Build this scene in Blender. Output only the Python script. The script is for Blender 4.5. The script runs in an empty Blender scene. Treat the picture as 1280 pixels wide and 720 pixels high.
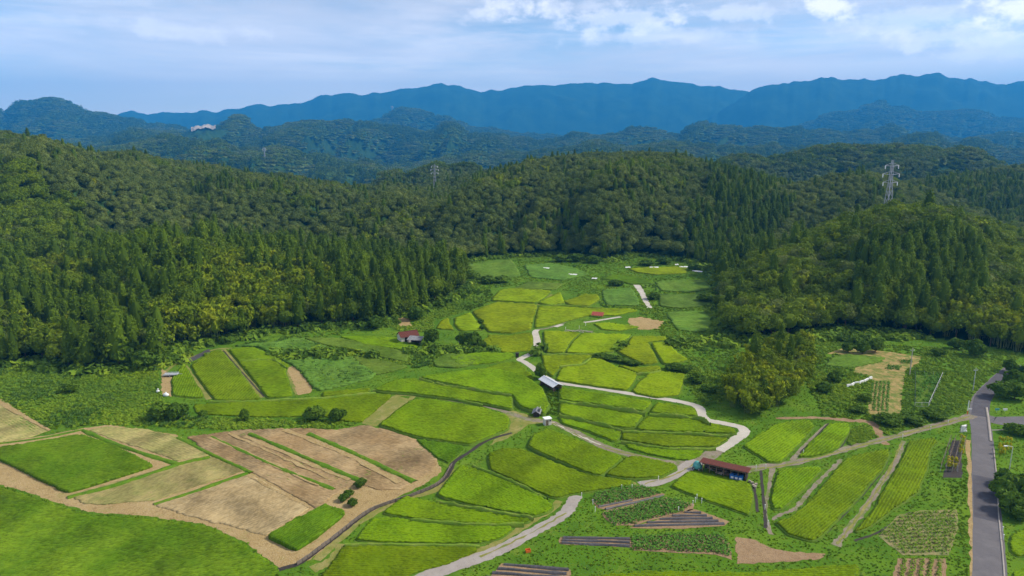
import bpy, bmesh, math, random
import numpy as np
from mathutils import Vector, Matrix, geometry
R = math.radians
rng = np.random.default_rng(7); random.seed(7)
scn = bpy.context.scene
COL = scn.collection
# ------------------------------------------------------------------ camera
CAMH = 60.0; PITCH = R(11.6); FPX = 853.0
cd = bpy.data.cameras.new('camera'); cam = bpy.data.objects.new('camera', cd); COL.objects.link(cam)
cd.sensor_width = 36.0; cd.lens = 36.0 * FPX / 1280.0
cd.clip_start = 1.0; cd.clip_end = 40000.0
cam.location = (0, 0, CAMH); cam.rotation_euler = (R(90) - PITCH, 0, 0)
scn.camera = cam
# ------------------------------------------------------------------ sky and sun
SUN_EL, SUN_AZ = R(42), R(82)        # azimuth from +Y towards +X: the sun stands to the right
w = bpy.data.worlds.new('World'); scn.world = w; w.use_nodes = True
def sky_world():
    nt = w.node_tree; N = nt.nodes; L = nt.links; N.clear()
    out = N.new('ShaderNodeOutputWorld'); bg = N.new('ShaderNodeBackground'); bg.inputs['Strength'].default_value = 0.096
    sky = N.new('ShaderNodeTexSky'); sky.sky_type = 'NISHITA'; sky.sun_disc = False
    sky.sun_elevation = SUN_EL; sky.sun_rotation = SUN_AZ; sky.altitude = 300; sky.air_density = 1.0; sky.dust_density = 0.6; sky.ozone_density = 2.5
    tc = N.new('ShaderNodeTexCoord')
    def M(op, a, b=None, c=None, clamp=False):
        n = N.new('ShaderNodeMath'); n.operation = op; n.use_clamp = clamp
        for i, x in enumerate((a, b, c)):
            if x is None: continue
            if isinstance(x, (int, float)): n.inputs[i].default_value = x
            else: L.new(x, n.inputs[i])
        return n.outputs[0]
    def mapped(sx, sy, sz, off=(0, 0, 0)):
        m = N.new('ShaderNodeMapping'); L.new(tc.outputs['Generated'], m.inputs['Vector'])
        m.inputs['Scale'].default_value = (sx, sy, sz); m.inputs['Location'].default_value = off
        return m.outputs[0]
    def noise(vec, sc, det, rough=0.55, dist=0.0):
        n = N.new('ShaderNodeTexNoise'); L.new(vec, n.inputs['Vector']); n.inputs['Scale'].default_value = sc
        n.inputs['Detail'].default_value = det; n.inputs['Roughness'].default_value = rough; n.inputs['Distortion'].default_value = dist
        return n.outputs['Fac']
    def ramp(f, a, b):
        n = N.new('ShaderNodeMapRange'); n.interpolation_type = 'SMOOTHSTEP'; L.new(f, n.inputs[0])
        n.inputs[1].default_value = min(a, b); n.inputs[2].default_value = max(a, b)
        if a > b: n.inputs[3].default_value = 1; n.inputs[4].default_value = 0
        return n.outputs[0]
    def mix(f, a, b):
        n = N.new('ShaderNodeMix'); n.data_type = 'RGBA'
        if isinstance(f, (int, float)): n.inputs[0].default_value = f
        else: L.new(f, n.inputs[0])
        for k, x in ((6, a), (7, b)):
            if isinstance(x, tuple): n.inputs[k].default_value = (*x, 1)
            else: L.new(x, n.inputs[k])
        return n.outputs[2]
    sep = N.new('ShaderNodeSeparateXYZ'); L.new(tc.outputs['Generated'], sep.inputs[0])
    z = sep.outputs[2]
    # thin high veil, then stratus bands, then a few cumulus heads
    veil = ramp(noise(mapped(1.6, 1.6, 7.0, (.3, 0, .2)), 2.2, 5, .55), .25, .68)
    band = ramp(noise(mapped(1.1, 1.1, 9.0, (2.1, 1.0, 4.0)), 2.4, 8, .58, .3), .40, .66)
    dark = ramp(noise(mapped(1.0, 1.0, 11.0, (5.3, 0.4, 1.7)), 2.4, 7, .55, .3), .46, .68)
    up = ramp(z, .02, .14)
    c = mix(M('MULTIPLY', M('MULTIPLY_ADD', up, .2, .72), veil), sky.outputs[0], (5.9, 5.9, 6.4))
    c = mix(M('MULTIPLY', M('MULTIPLY', band, up), .8), c, (7.6, 7.4, 7.6))
    c = mix(M('MULTIPLY', M('MULTIPLY', dark, up), .45), c, (4.7, 4.9, 5.7))
    puffn = noise(mapped(1, 1, 1.6, (1, 2, 3)), 26, 8, .6)
    def puff(u, v, rx, rz, amount):
        d = pix_dir(u, v); n_ = math.sqrt(sum(q * q for q in d)); d = [q / n_ for q in d]
        vs = N.new('ShaderNodeVectorMath'); vs.operation = 'SUBTRACT'; L.new(tc.outputs['Generated'], vs.inputs[0]); vs.inputs[1].default_value = d
        vm = N.new('ShaderNodeVectorMath'); vm.operation = 'MULTIPLY'; L.new(vs.outputs[0], vm.inputs[0]); vm.inputs[1].default_value = (1 / rx, 1 / rx, 1 / rz)
        ln = N.new('ShaderNodeVectorMath'); ln.operation = 'LENGTH'; L.new(vm.outputs[0], ln.inputs[0])
        f = M('SUBTRACT', M('MULTIPLY_ADD', puffn, 3.4, -.75), ln.outputs['Value'])
        return M('MULTIPLY', ramp(f, -.1, .75), amount)
    for (u, v, rx, rz, am) in ((640, 6, .06, .020, .7), (690, 10, .04, .016, .5), (1046, 8, .032, .020, .95), (1270, 10, .05, .022, .95), (780, 22, .10, .020, .45),
                               (215, 34, .10, .018, .25), (1185, 45, .09, .016, .35), (600, 16, .05, .015, .5), (1262, 60, .09, .02, .4), (905, 16, .10, .012, .4), (740, 8, .07, .014, .35), (1130, 25, .1, .02, .3), (830, 45, .12, .016, .25)):
        c = mix(puff(u, v, rx, rz, am), c, (10.0, 9.6, 9.6))
    c = mix(M('MULTIPLY', ramp(z, .16, .0), .8), c, (5.9, 5.8, 6.1))
    hb = N.new('ShaderNodeVectorMath'); hb.operation = 'SCALE'; L.new(c, hb.inputs[0]); L.new(M('MULTIPLY_ADD', ramp(z, .30, -.02), 1.6, 1.0), hb.inputs['Scale']); c = hb.outputs[0]
    L.new(c, bg.inputs['Color']); L.new(bg.outputs[0], out.inputs['Surface'])
def pix_dir(u, v):
    x = (u - 640) / FPX; q = (360 - v) / FPX; cp, sp = math.cos(PITCH), math.sin(PITCH)
    return (x, cp + q * sp, -sp + q * cp)
sky_world()
sl = bpy.data.lights.new('sun', 'SUN'); sl.energy = 4.6; sl.angle = R(9); sl.color = (1, .93, .80)
sun = bpy.data.objects.new('sun', sl); COL.objects.link(sun)
sd = Vector((math.sin(SUN_AZ) * math.cos(SUN_EL), math.cos(SUN_AZ) * math.cos(SUN_EL), math.sin(SUN_EL)))
sun.rotation_euler = sd.to_track_quat('Z', 'Y').to_euler(); sun.location = (0, 0, 900)
scn.view_settings.view_transform = 'Standard'; scn.view_settings.look = 'None'; scn.view_settings.exposure = 0.34; scn.view_settings.gamma = 1.0
HAZE = 1.2e-4
cy = scn.cycles
cy.max_bounces = 6; cy.diffuse_bounces = 3; cy.glossy_bounces = 2; cy.transmission_bounces = 4; cy.volume_bounces = 0; cy.transparent_max_bounces = 8
# ------------------------------------------------------------------ helpers
def G(u, v, z=0.0):
    d = pix_dir(u, v); t = (z - CAMH) / d[2]
    return (d[0] * t, d[1] * t)
def GP(poly, z=0.0): return np.array([G(u, v, z) for u, v in poly])
def proj(x, y, z):
    cp, sp = math.cos(PITCH), math.sin(PITCH); zz = z - CAMH
    dep = y * cp - zz * sp
    return 640 + FPX * x / dep, 360 - FPX * (y * sp + zz * cp) / dep
def tag(o, label=None, cat=None, group=None, kind=None):
    for k, x in (('label', label), ('category', cat), ('group', group), ('kind', kind)):
        if x: o[k] = x
    return o
def empty(name, loc, rz=0.0):
    o = bpy.data.objects.new(name, None); COL.objects.link(o); o.location = loc; o.rotation_euler = (0, 0, rz); o.empty_display_size = .3
    return o
def link(name, me, parent=None, mat=None):
    o = bpy.data.objects.new(name, me); COL.objects.link(o)
    if parent: o.parent = parent
    return o
def np_mesh(name, V, F, mats=(), midx=None, attrs=None, smooth=False):
    V = np.asarray(V, np.float32); F = np.asarray(F, np.int32); k = F.shape[1]
    me = bpy.data.meshes.new(name); me.vertices.add(len(V)); me.vertices.foreach_set('co', V.ravel())
    me.loops.add(F.size); me.loops.foreach_set('vertex_index', F.ravel())
    me.polygons.add(len(F)); me.polygons.foreach_set('loop_start', np.arange(0, F.size, k, dtype=np.int32))
    if midx is not None: me.polygons.foreach_set('material_index', np.asarray(midx, np.int32))
    if smooth: me.polygons.foreach_set('use_smooth', np.ones(len(F), bool))
    for m in mats: me.materials.append(m)
    for a, x in (attrs or {}).items():
        at = me.attributes.new(a, 'FLOAT', 'POINT'); at.data.foreach_set('value', np.asarray(x, np.float32))
    me.update(calc_edges=True); me.validate()
    return me
class MB:
    def __init__(s): s.v = []; s.f = []
    def add(s, vs, fs):
        b = len(s.v); s.v += [tuple(p) for p in vs]; s.f += [tuple(i + b for i in q) for q in fs]; return s
    def box(s, c, d, rz=0.0, m=None):
        x, y, z = (q / 2 for q in d); vs = [(i * x, j * y, k * z) for k in (-1, 1) for j in (-1, 1) for i in (-1, 1)]
        M_ = Matrix.Translation(c) @ (m if m else Matrix.Rotation(rz, 4, 'Z'))
        return s.add([M_ @ Vector(p) for p in vs], [(0, 2, 3, 1), (4, 5, 7, 6), (0, 1, 5, 4), (1, 3, 7, 5), (3, 2, 6, 7), (2, 0, 4, 6)])
    def tube(s, a, b, r0, r1=None, n=7):
        r1 = r0 if r1 is None else r1; a, b = Vector(a), Vector(b); d = (b - a).normalized()
        q = d.orthogonal().normalized(); p = d.cross(q); vs = []
        for c, r in ((a, r0), (b, r1)):
            for i in range(n):
                t = 2 * math.pi * i / n; vs.append(c + (q * math.cos(t) + p * math.sin(t)) * r)
        return s.add(vs, [(i, (i + 1) % n, n + (i + 1) % n, n + i) for i in range(n)] + [tuple(range(n - 1, -1, -1)), tuple(range(n, 2 * n))])
    def path(s, pts, r, n=6):
        for a, b in zip(pts[:-1], pts[1:]): s.tube(a, b, r, r, n)
        return s
    def mesh(s, name, mat):
        me = bpy.data.meshes.new(name); me.from_pydata(s.v, [], s.f); me.materials.append(mat); me.update(); return me
    def build(s, name, mat, parent=None):
        return link(name, s.mesh(name, mat), parent)
def inside(P, poly):
    x, y = P[:, 0], P[:, 1]; r = np.zeros(len(P), bool); n = len(poly); j = n - 1
    for i in range(n):
        xi, yi = poly[i]; xj, yj = poly[j]
        c = ((yi > y) != (yj > y)); r ^= c & (x < (xj - xi) * (y - yi) / (yj - yi + 1e-12) + xi); j = i
    return r
def edge_near(P, poly):
    best = np.full(len(P), 1e9); q = P.copy(); n = len(poly)
    for i in range(n):
        a = poly[i]; b = poly[(i + 1) % n]; ab = b - a; t = np.clip(((P - a) @ ab) / (ab @ ab + 1e-9), 0, 1)
        c = a + t[:, None] * ab; d = np.hypot(*(P - c).T); m = d < best; best[m] = d[m]; q[m] = c[m]
    return best, q
def smooth_line(pts, n=6):
    P = [np.array(p, float) for p in pts]; P = [2 * P[0] - P[1]] + P + [2 * P[-1] - P[-2]]; out = []
    for i in range(1, len(P) - 2):
        for t in np.linspace(0, 1, n, endpoint=False):
            out.append(.5 * ((2 * P[i]) + (-P[i - 1] + P[i + 1]) * t + (2 * P[i - 1] - 5 * P[i] + 4 * P[i + 1] - P[i + 2]) * t * t + (-P[i - 1] + 3 * P[i] - 3 * P[i + 1] + P[i + 2]) * t ** 3))
    out.append(P[-2]); return np.array(out)
def vnoise(x, y, seed=0):
    xi = np.floor(x).astype(np.int64); yi = np.floor(y).astype(np.int64); fx = x - xi; fy = y - yi
    fx = fx * fx * (3 - 2 * fx); fy = fy * fy * (3 - 2 * fy)
    def h(a, b):
        n = (a * 374761393 + b * 668265263 + seed * 69069) & 0x7fffffff; n = ((n ^ (n >> 13)) * 1274126177) & 0x7fffffff
        return ((n ^ (n >> 16)) & 0xffff) / 65535.0
    return (h(xi, yi) * (1 - fx) + h(xi + 1, yi) * fx) * (1 - fy) + (h(xi, yi + 1) * (1 - fx) + h(xi + 1, yi + 1) * fx) * fy
def fbm(x, y, o=4, seed=0):
    s = 0; a = .5; t = 0
    for k in range(o): s = s + a * vnoise(x * 2 ** k, y * 2 ** k, seed + k); t += a; a *= .5
    return s / t
# ------------------------------------------------------------------ materials
def new_mat(name):
    m = bpy.data.materials.new(name); m.use_nodes = True; nt = m.node_tree; nt.nodes.clear(); return m, nt, nt.nodes, nt.links
def plain(name, col, rough=.7, var=.25, scale=3.0, bump=.0, metal=0.0, col2=None, spec=.3):
    m, nt, N, L = new_mat(name); o = N.new('ShaderNodeOutputMaterial'); b = N.new('ShaderNodeBsdfPrincipled')
    b.inputs['Roughness'].default_value = rough; b.inputs['Metallic'].default_value = metal; b.inputs['Specular IOR Level'].default_value = spec
    tc = N.new('ShaderNodeTexCoord'); n = N.new('ShaderNodeTexNoise'); n.inputs['Scale'].default_value = scale; n.inputs['Detail'].default_value = 6; n.inputs['Roughness'].default_value = .65
    L.new(tc.outputs['Object'], n.inputs['Vector'])
    r = N.new('ShaderNodeValToRGB'); c2 = col2 or tuple(x * (1 - 2 * var) for x in col)
    r.color_ramp.elements[0].position = .3; r.color_ramp.elements[1].position = .7
    r.color_ramp.elements[0].color = (*c2, 1); r.color_ramp.elements[1].color = (*(tuple(min(1, x * (1 + .5 * var)) for x in col)), 1)
    L.new(n.outputs['Fac'], r.inputs[0]); L.new(r.outputs[0], b.inputs['Base Color'])
    if bump:
        bp = N.new('ShaderNodeBump'); bp.inputs['Strength'].default_value = bump; bp.inputs['Distance'].default_value = .1
        L.new(n.outputs['Fac'], bp.inputs['Height']); L.new(bp.outputs[0], b.inputs['Normal'])
    L.new(b.outputs[0], o.inputs[0]); return m
def ground_mat(name, layers, bump=.4, bscale=6.0, rough=.9):
    """layers: first a colour, then (colour, noise scale, low, high, amount, seed) laid over it"""
    m, nt, N, L = new_mat(name); o = N.new('ShaderNodeOutputMaterial'); b = N.new('ShaderNodeBsdfPrincipled'); b.inputs['Roughness'].default_value = rough; b.inputs['Specular IOR Level'].default_value = .03
    g = N.new('ShaderNodeNewGeometry'); cur = None; base = layers[0]
    for (c, sc, lo, hi, am, sd_) in layers[1:]:
        mp = N.new('ShaderNodeMapping'); L.new(g.outputs['Position'], mp.inputs[0]); mp.inputs['Location'].default_value = (sd_ * 17.3, sd_ * 7.7, sd_)
        n = N.new('ShaderNodeTexNoise'); n.inputs['Scale'].default_value = sc; n.inputs['Detail'].default_value = 5; n.inputs['Roughness'].default_value = .65; L.new(mp.outputs[0], n.inputs['Vector'])
        mr = N.new('ShaderNodeMapRange'); L.new(n.outputs['Fac'], mr.inputs[0]); mr.inputs[1].default_value = lo; mr.inputs[2].default_value = hi; mr.inputs[4].default_value = am
        x = N.new('ShaderNodeMix'); x.data_type = 'RGBA'; L.new(mr.outputs[0], x.inputs[0])
        if cur is None: x.inputs[6].default_value = (*base, 1)
        else: L.new(cur, x.inputs[6])
        x.inputs[7].default_value = (*c, 1); cur = x.outputs[2]
    L.new(cur, b.inputs['Base Color'])
    n = N.new('ShaderNodeTexNoise'); n.inputs['Scale'].default_value = bscale; n.inputs['Detail'].default_value = 4; L.new(g.outputs['Position'], n.inputs['Vector'])
    bp = N.new('ShaderNodeBump'); bp.inputs['Strength'].default_value = bump; bp.inputs['Distance'].default_value = .15; L.new(n.outputs['Fac'], bp.inputs['Height']); L.new(bp.outputs[0], b.inputs['Normal'])
    L.new(b.outputs[0], o.inputs[0]); return m, nt, b, cur
def leaf_mat(name, stops, patch=.02, trans=.32, tone_w=.35, rand_w=.35, patch_w=.5, fine=None):
    """colours along a ramp driven by the plant's own random value, a patchy noise of where it grows and the tone of each clump"""
    m, nt, N, L = new_mat(name); o = N.new('ShaderNodeOutputMaterial')
    oi = N.new('ShaderNodeObjectInfo'); at = N.new('ShaderNodeAttribute'); at.attribute_name = 'tone'
    n = N.new('ShaderNodeTexNoise'); n.inputs['Scale'].default_value = patch; n.inputs['Detail'].default_value = 3
    L.new(oi.outputs['Location'], n.inputs['Vector'])
    def MA(a, k, c):
        q = N.new('ShaderNodeMath'); q.operation = 'MULTIPLY_ADD'; L.new(a, q.inputs[0]); q.inputs[1].default_value = k
        if isinstance(c, float): q.inputs[2].default_value = c
        else: L.new(c, q.inputs[2])
        return q.outputs[0]
    mid = .5 - .5 * (tone_w + rand_w + patch_w)
    f = MA(n.outputs['Fac'], patch_w * 1.6, mid - .3 * patch_w); f = MA(oi.outputs['Random'], rand_w, f); f = MA(at.outputs['Fac'], tone_w, f)
    r = N.new('ShaderNodeValToRGB'); e = r.color_ramp.elements
    while len(e) < len(stops): e.new(.5)
    for i, (p, c) in enumerate(stops): e[i].position = p; e[i].color = (*c, 1)
    L.new(f, r.inputs[0])
    d = N.new('ShaderNodeBsdfPrincipled'); d.inputs['Roughness'].default_value = .6; d.inputs['Specular IOR Level'].default_value = .04; L.new(r.outputs[0], d.inputs['Base Color'])
    t = N.new('ShaderNodeBsdfTranslucent'); L.new(r.outputs[0], t.inputs[0])
    x = N.new('ShaderNodeMixShader'); x.inputs[0].default_value = trans; L.new(d.outputs[0], x.inputs[1]); L.new(t.outputs[0], x.inputs[2]); L.new(x.outputs[0], o.inputs[0])
    return m
M_broad = leaf_mat('broadleaf foliage', [(0, (.040, .070, .005)), (.35, (.092, .145, .009)), (.6, (.138, .20, .011)), (.85, (.185, .245, .014)), (1, (.24, .29, .02))])
M_fresh = leaf_mat('fresh broadleaf foliage', [(0, (.050, .088, .005)), (.4, (.100, .158, .007)), (.75, (.155, .215, .010)), (1, (.23, .275, .016))])
M_dry = leaf_mat('dark oak foliage', [(0, (.054, .088, .018)), (.45, (.122, .165, .032)), (.75, (.18, .22, .045)), (1, (.25, .265, .07))])
M_cedar = leaf_mat('cedar foliage', [(0, (.036, .068, .004)), (.4, (.085, .142, .007)), (.75, (.138, .208, .010)), (1, (.20, .265, .014))], tone_w=.5)
M_bamboo = leaf_mat('bamboo foliage', [(0, (.080, .135, .006)), (.35, (.16, .225, .009)), (.7, (.245, .305, .012)), (1, (.34, .365, .02))], tone_w=.55, trans=.3)
M_bush = leaf_mat('shrub foliage', [(0, (.042, .088, .010)), (.5, (.090, .165, .014)), (1, (.15, .24, .022))])
M_weed = leaf_mat('weed foliage', [(0, (.075, .16, .018)), (.3, (.13, .235, .028)), (.55, (.185, .295, .02)), (.8, (.245, .345, .022)), (1, (.33, .39, .045))], patch=.045, patch_w=.8, rand_w=.3, tone_w=.25, trans=.3)
M_meadow = leaf_mat('meadow foliage', [(0, (.065, .14, .006)), (.5, (.12, .215, .010)), (.8, (.17, .265, .014)), (1, (.27, .33, .04))], patch=.06, patch_w=.6, trans=.3)
M_reed = leaf_mat('reed foliage', [(0, (.07, .16, .028)), (.5, (.12, .225, .038)), (1, (.19, .29, .05))], patch=.05, patch_w=.6, trans=.3)
M_crop = leaf_mat('vegetable foliage', [(0, (.04, .13, .014)), (.5, (.09, .22, .025)), (1, (.16, .30, .04))], patch=.3, trans=.25)
M_flower = leaf_mat('yellow blossom', [(0, (.16, .20, .01)), (.5, (.40, .36, .01)), (1, (.60, .46, .02))], trans=.3)
M_bark = plain('bark', (.09, .065, .045), .9, .3, 4, .3)
M_wood = plain('weathered wood', (.20, .145, .095), .85, .35, 5, .2)
M_plank = plain('pale board', (.42, .36, .28), .8, .3, 5)
M_asphalt, *_ = ground_mat('asphalt', [(.130, .121, .126), ((.17, .158, .16), .35, .45, .7, .7, 1), ((.095, .09, .095), 1.3, .5, .75, .5, 2), ((.21, .19, .17), 14, .55, .75, .4, 3)], .2, 20, .85)
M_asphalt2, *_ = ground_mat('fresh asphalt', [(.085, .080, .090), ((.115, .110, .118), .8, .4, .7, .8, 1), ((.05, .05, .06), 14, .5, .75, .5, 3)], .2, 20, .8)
M_conc, *_ = ground_mat('path concrete', [(.40, .365, .31), ((.50, .46, .39), .25, .4, .65, .8, 1), ((.28, .25, .19), 1.7, .55, .75, .6, 2)], .15, 8)
M_conc2, *_ = ground_mat('worn path concrete', [(.29, .255, .225), ((.35, .315, .28), .3, .4, .65, .8, 1), ((.19, .165, .13), 1.5, .52, .75, .6, 2)], .2, 8)
M_track, *_ = ground_mat('gravel track', [(.21, .175, .13), ((.27, .23, .17), .5, .4, .65, .8, 1), ((.12, .17, .035), .7, .48, .64, .85, 2), ((.13, .10, .07), 2.5, .54, .7, .6, 3)], .6, 6)
M_strip, *_ = ground_mat('strip grass', [(.075, .16, .010), ((.12, .20, .015), .5, .42, .62, .8, 1), ((.045, .115, .010), 1.3, .48, .68, .8, 2), ((.20, .19, .06), .8, .60, .75, .6, 3)], .8, 4)
M_dirt, *_ = ground_mat('dry cut straw soil', [(.32, .225, .095), ((.38, .28, .13), .15, .4, .65, .8, 1), ((.19, .125, .05), .9, .50, .70, .7, 2), ((.20, .20, .05), .35, .55, .72, .6, 4), ((.43, .33, .19), 3.2, .50, .66, .7, 5), ((.14, .09, .05), 5.5, .56, .70, .7, 6)], .9, 4)
M_red, *_ = ground_mat('reddish stubble soil', [(.265, .170, .082), ((.33, .225, .115), .2, .4, .62, .8, 1), ((.14, .085, .042), 1.1, .48, .68, .7, 2), ((.16, .17, .045), .45, .58, .74, .6, 4), ((.36, .26, .14), 2.8, .52, .68, .7, 5), ((.11, .065, .035), 5.5, .56, .70, .7, 6)], .9, 4)
M_soil, *_ = ground_mat('bare garden soil', [(.25, .165, .09), ((.32, .22, .125), .5, .4, .65, .8, 1), ((.17, .11, .06), 1.5, .48, .70, .7, 2), ((.36, .27, .16), 4.0, .54, .7, .6, 3)], .8, 5)
M_mown, *_ = ground_mat('mown greenish stubble', [(.20, .19, .07), ((.29, .24, .115), .25, .42, .62, .8, 1), ((.09, .16, .04), .6, .47, .66, .8, 2), ((.35, .29, .15), 2.6, .52, .68, .6, 5), ((.10, .10, .03), 5.5, .56, .70, .7, 6)], .9, 4)
M_straw, *_ = ground_mat('straw covered soil', [(.31, .225, .085), ((.38, .285, .12), .5, .4, .65, .8, 1), ((.19, .135, .05), 1.6, .48, .70, .7, 2), ((.11, .16, .03), .55, .44, .60, .9, 3)], .6, 4)
M_verge, *_ = ground_mat('dry bund grass', [(.19, .19, .045), ((.30, .25, .10), .4, .45, .66, .8, 1), ((.085, .16, .02), .8, .48, .7, .7, 2)], .5, 4)
M_bund, *_ = ground_mat('bund grass', [(.155, .25, .025), ((.23, .27, .055), .5, .45, .66, .8, 1), ((.08, .17, .015), 1.4, .5, .72, .7, 2)], .5, 4)
M_bank, *_ = ground_mat('dark bank grass', [(.075, .14, .014), ((.12, .175, .022), .7, .45, .66, .8, 1), ((.10, .075, .04), 1.2, .55, .72, .6, 2)], .6, 4)
M_black = plain('black mulch film', (.085, .078, .080), .45, .3, 3, .2, spec=.5)
M_pylon = plain('pylon steel', (.40, .41, .42), .6, .12, 2, 0, .2)
M_steel = plain('galvanised steel', (.55, .57, .58), .45, .12, 2, 0, .4)
M_white = plain('white paint', (.78, .78, .76), .5, .08, 3)
M_rust = plain('rust red roof paint', (.125, .036, .024), .75, .3, 1.6, .1, col2=(.085, .03, .022), spec=.15)
M_roofgrey = plain('grey slate roof', (.24, .24, .25), .7, .25, 2)
M_zinc = plain('pale zinc sheet', (.60, .62, .66), .45, .12, 1.2)
M_blue = plain('blue tarpaulin', (.03, .16, .50), .5, .2, 2)
M_teal = plain('teal tarpaulin', (.10, .36, .33), .55, .2, 2)
M_orange = plain('orange plastic', (.75, .17, .025), .5, .15, 4)
M_red_paint = plain('faded red sheet', (.36, .07, .045), .6, .25, 2)
M_wallw = plain('cream plaster wall', (.62, .58, .52), .8, .12, 1.5)
M_dark = plain('dark timber', (.045, .036, .03), .85, .3, 3)
M_net = plain('dark green netting', (.012, .055, .035), .7, .3, 3)
M_panel = plain('weathered ditch panel', (.19, .155, .125), .85, .3, 1.5, .2)
M_stone = plain('pale stone', (.48, .44, .38), .85, .25, 4, .3)
# ------------------------------------------------------------------ terrain
def pr(u, v):
    d = pix_dir(u, v); return d[0] / d[1], d[2] / d[1]
# each ridge: crest points (u, v of the tree tops, distance, run of its front slope), height of the trees on it, run of the back slope
RIDGES = [
 ('near', [(-400,345,240,80),(0,318,250,68),(60,303,258,70),(110,300,262,70),(180,285,268,70),(240,278,272,70),(330,298,288,70),(420,303,300,70),(500,312,312,60),(550,335,320,45),(585,372,325,35)], 15, 90),
 ('bump', [(-400,200,330,80),(0,230,335,90),(60,252,335,80),(110,288,330,60),(150,320,325,40)], 10, 110),
 ('left', [(-600,140,560,250),(-200,150,560,250),(0,160,560,240),(60,172,570,240),(120,190,580,220),(170,186,590,220),(200,196,595,220),(240,207,600,200),(300,213,620,200),(370,225,650,200),(440,233,690,190),(500,250,700,150)], 10, 300),
 ('centre', [(415,275,470,90),(440,258,500,110),(480,238,560,150),(520,238,600,180),(560,230,640,220),(600,215,660,240),(660,199,680,270),(700,193,690,280),(740,189,690,290),(800,187,690,290),(850,190,680,270),(900,205,660,240),(960,222,640,220),(1010,245,620,200)], 10, 300),
 ('right_mid', [(840,330,410,20),(860,300,430,40),(880,277,470,80),(920,252,500,105),(980,228,520,120),(1050,211,540,140),(1095,211,550,140),(1140,228,550,120),(1190,255,550,100)], 11, 150),
 ('right_near', [(885,405,238,6),(905,365,252,18),(925,340,262,32),(960,313,275,50),(1010,285,285,62),(1060,262,290,70),(1120,246,296,78),(1180,250,300,85),(1230,268,300,88),(1280,290,300,90),(1500,330,300,90)], 12, 120),
 ('right_back', [(1080,250,690,120),(1140,223,720,200),(1200,215,740,200),(1260,204,760,200),(1400,195,760,200),(1800,190,760,200)], 11, 250),
 ('mid_a', [(860,225,1000,150),(880,215,1000,200),(920,197,1050,250),(1000,190,1080,250),(1050,186,1100,250),(1120,184,1100,250),(1200,186,1100,250),(1260,206,1080,220),(1320,215,1080,220),(1700,205,1080,220)], 10, 350),
 ('mid_b', [(400,260,860,150),(440,242,900,200),(480,222,950,220),(520,211,1000,220),(560,208,1000,220),(620,213,1000,200),(680,225,1000,200)], 10, 300),
 ('far_a', [(-700,190,1600,400),(60,192,1500,400),(150,182,1500,400),(220,174,1550,400),(280,181,1500,400),(340,184,1500,350),(400,196,1500,350),(430,206,1500,300),(480,214,1500,300),(540,205,1600,300),(620,191,1700,350),(700,186,1700,400),(760,179,1700,400),(850,181,1700,400),(900,178,1700,400),(960,181,1700,400),(1020,187,1700,350),(1100,178,1800,400),(1160,172,1800,400),(1220,182,1800,400),(1300,188,1800,400),(1900,180,1800,400)], 10, 500),
 ('far_b', [(-600,175,2400,600),(90,180,2300,500),(150,168,2300,600),(200,162,2300,600),(230,160,2300,600),(262,157,2350,600),(300,151,2400,600),(340,162,2400,600),(380,155,2400,600),(420,158,2500,600),(460,160,2500,600),(520,158,2500,600),(560,163,2500,600),(620,170,2500,600),(680,176,2500,600),(740,168,2600,600),(800,165,2600,600),(860,163,2600,600),(920,158,2600,600),(1000,160,2600,600),(1040,168,2600,600),(1120,165,2700,600),(1200,172,2700,600),(1300,170,2700,600),(1900,165,2700,600)], 8, 700),
 ('far_c', [(-900,120,3200,900),(-200,142,3200,900),(0,138,3200,900),(40,130,3200,900),(75,126,3200,900),(100,137,3200,900),(130,142,3200,900),(190,157,3200,800),(230,166,3200,700),(270,180,3200,600)], 8, 900),
 ('far_d', [(420,175,3800,800),(450,163,3800,800),(475,150,3800,900),(500,137,3900,900),(530,142,3900,900),(570,155,3800,800),(620,164,3800,800),(700,172,3800,700)], 8, 900),
 ('far_e', [(930,180,4200,900),(970,165,4200,900),(1000,157,4300,900),(1030,148,4300,900),(1070,138,4300,1000),(1100,134,4300,1000),(1140,142,4300,1000),(1170,146,4300,1000),(1200,140,4300,1000),(1240,148,4300,1000),(1300,152,4300,1000),(1900,150,4300,1000)], 8, 1000),
 ('far_f', [(-900,135,7000,1800),(100,148,7000,1800),(150,142,7000,1800),(205,142,7000,1800),(240,143,7000,1800),(270,138,7000,1900),(330,133,7000,1900),(400,125,7000,1900),(460,118,7000,1900),(500,113,7000,2000),(550,106,7000,2000),(600,114,7000,2000),(640,110,7000,2000),(680,106,7000,2000),(740,104,7000,2000),(790,104,7000,2000),(815,98,7000,2000),(850,105,7000,2000),(880,106,7000,2000),(930,116,7000,2000),(980,125,7000,1800),(1300,125,7000,1800),(1900,120,7000,1800)], 4, 1500),
 ('far_g', [(880,150,6200,1200),(920,128,6200,1400),(945,112,6200,1600),(990,105,6200,1600),(1040,98,6200,1700),(1080,98,6200,1700),(1120,97,6200,1700),(1147,93,6200,1700),(1180,97,6200,1700),(1215,101,6200,1700),(1250,105,6200,1700),(1280,103,6200,1700),(1500,100,6200,1700),(1900,110,6200,1700)], 4, 1500),
]
SPREAD = 1.55
RD = []
for (nm, pts, th, wb) in RIDGES:
    a_ = []; z_ = []; y_ = []; wf_ = []
    for (u, v, Y, W) in pts:
        if pts[0][2] > 1400: Y *= SPREAD; W *= SPREAD
        a, s = pr(u, v); a_.append(a); z_.append(CAMH + Y * s - th); y_.append(Y); wf_.append(W)
    if pts[0][2] > 1400: wb *= SPREAD
    RD.append((nm, np.array(a_), np.array(z_), np.array(y_, float), np.array(wf_, float), th, wb))
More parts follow.
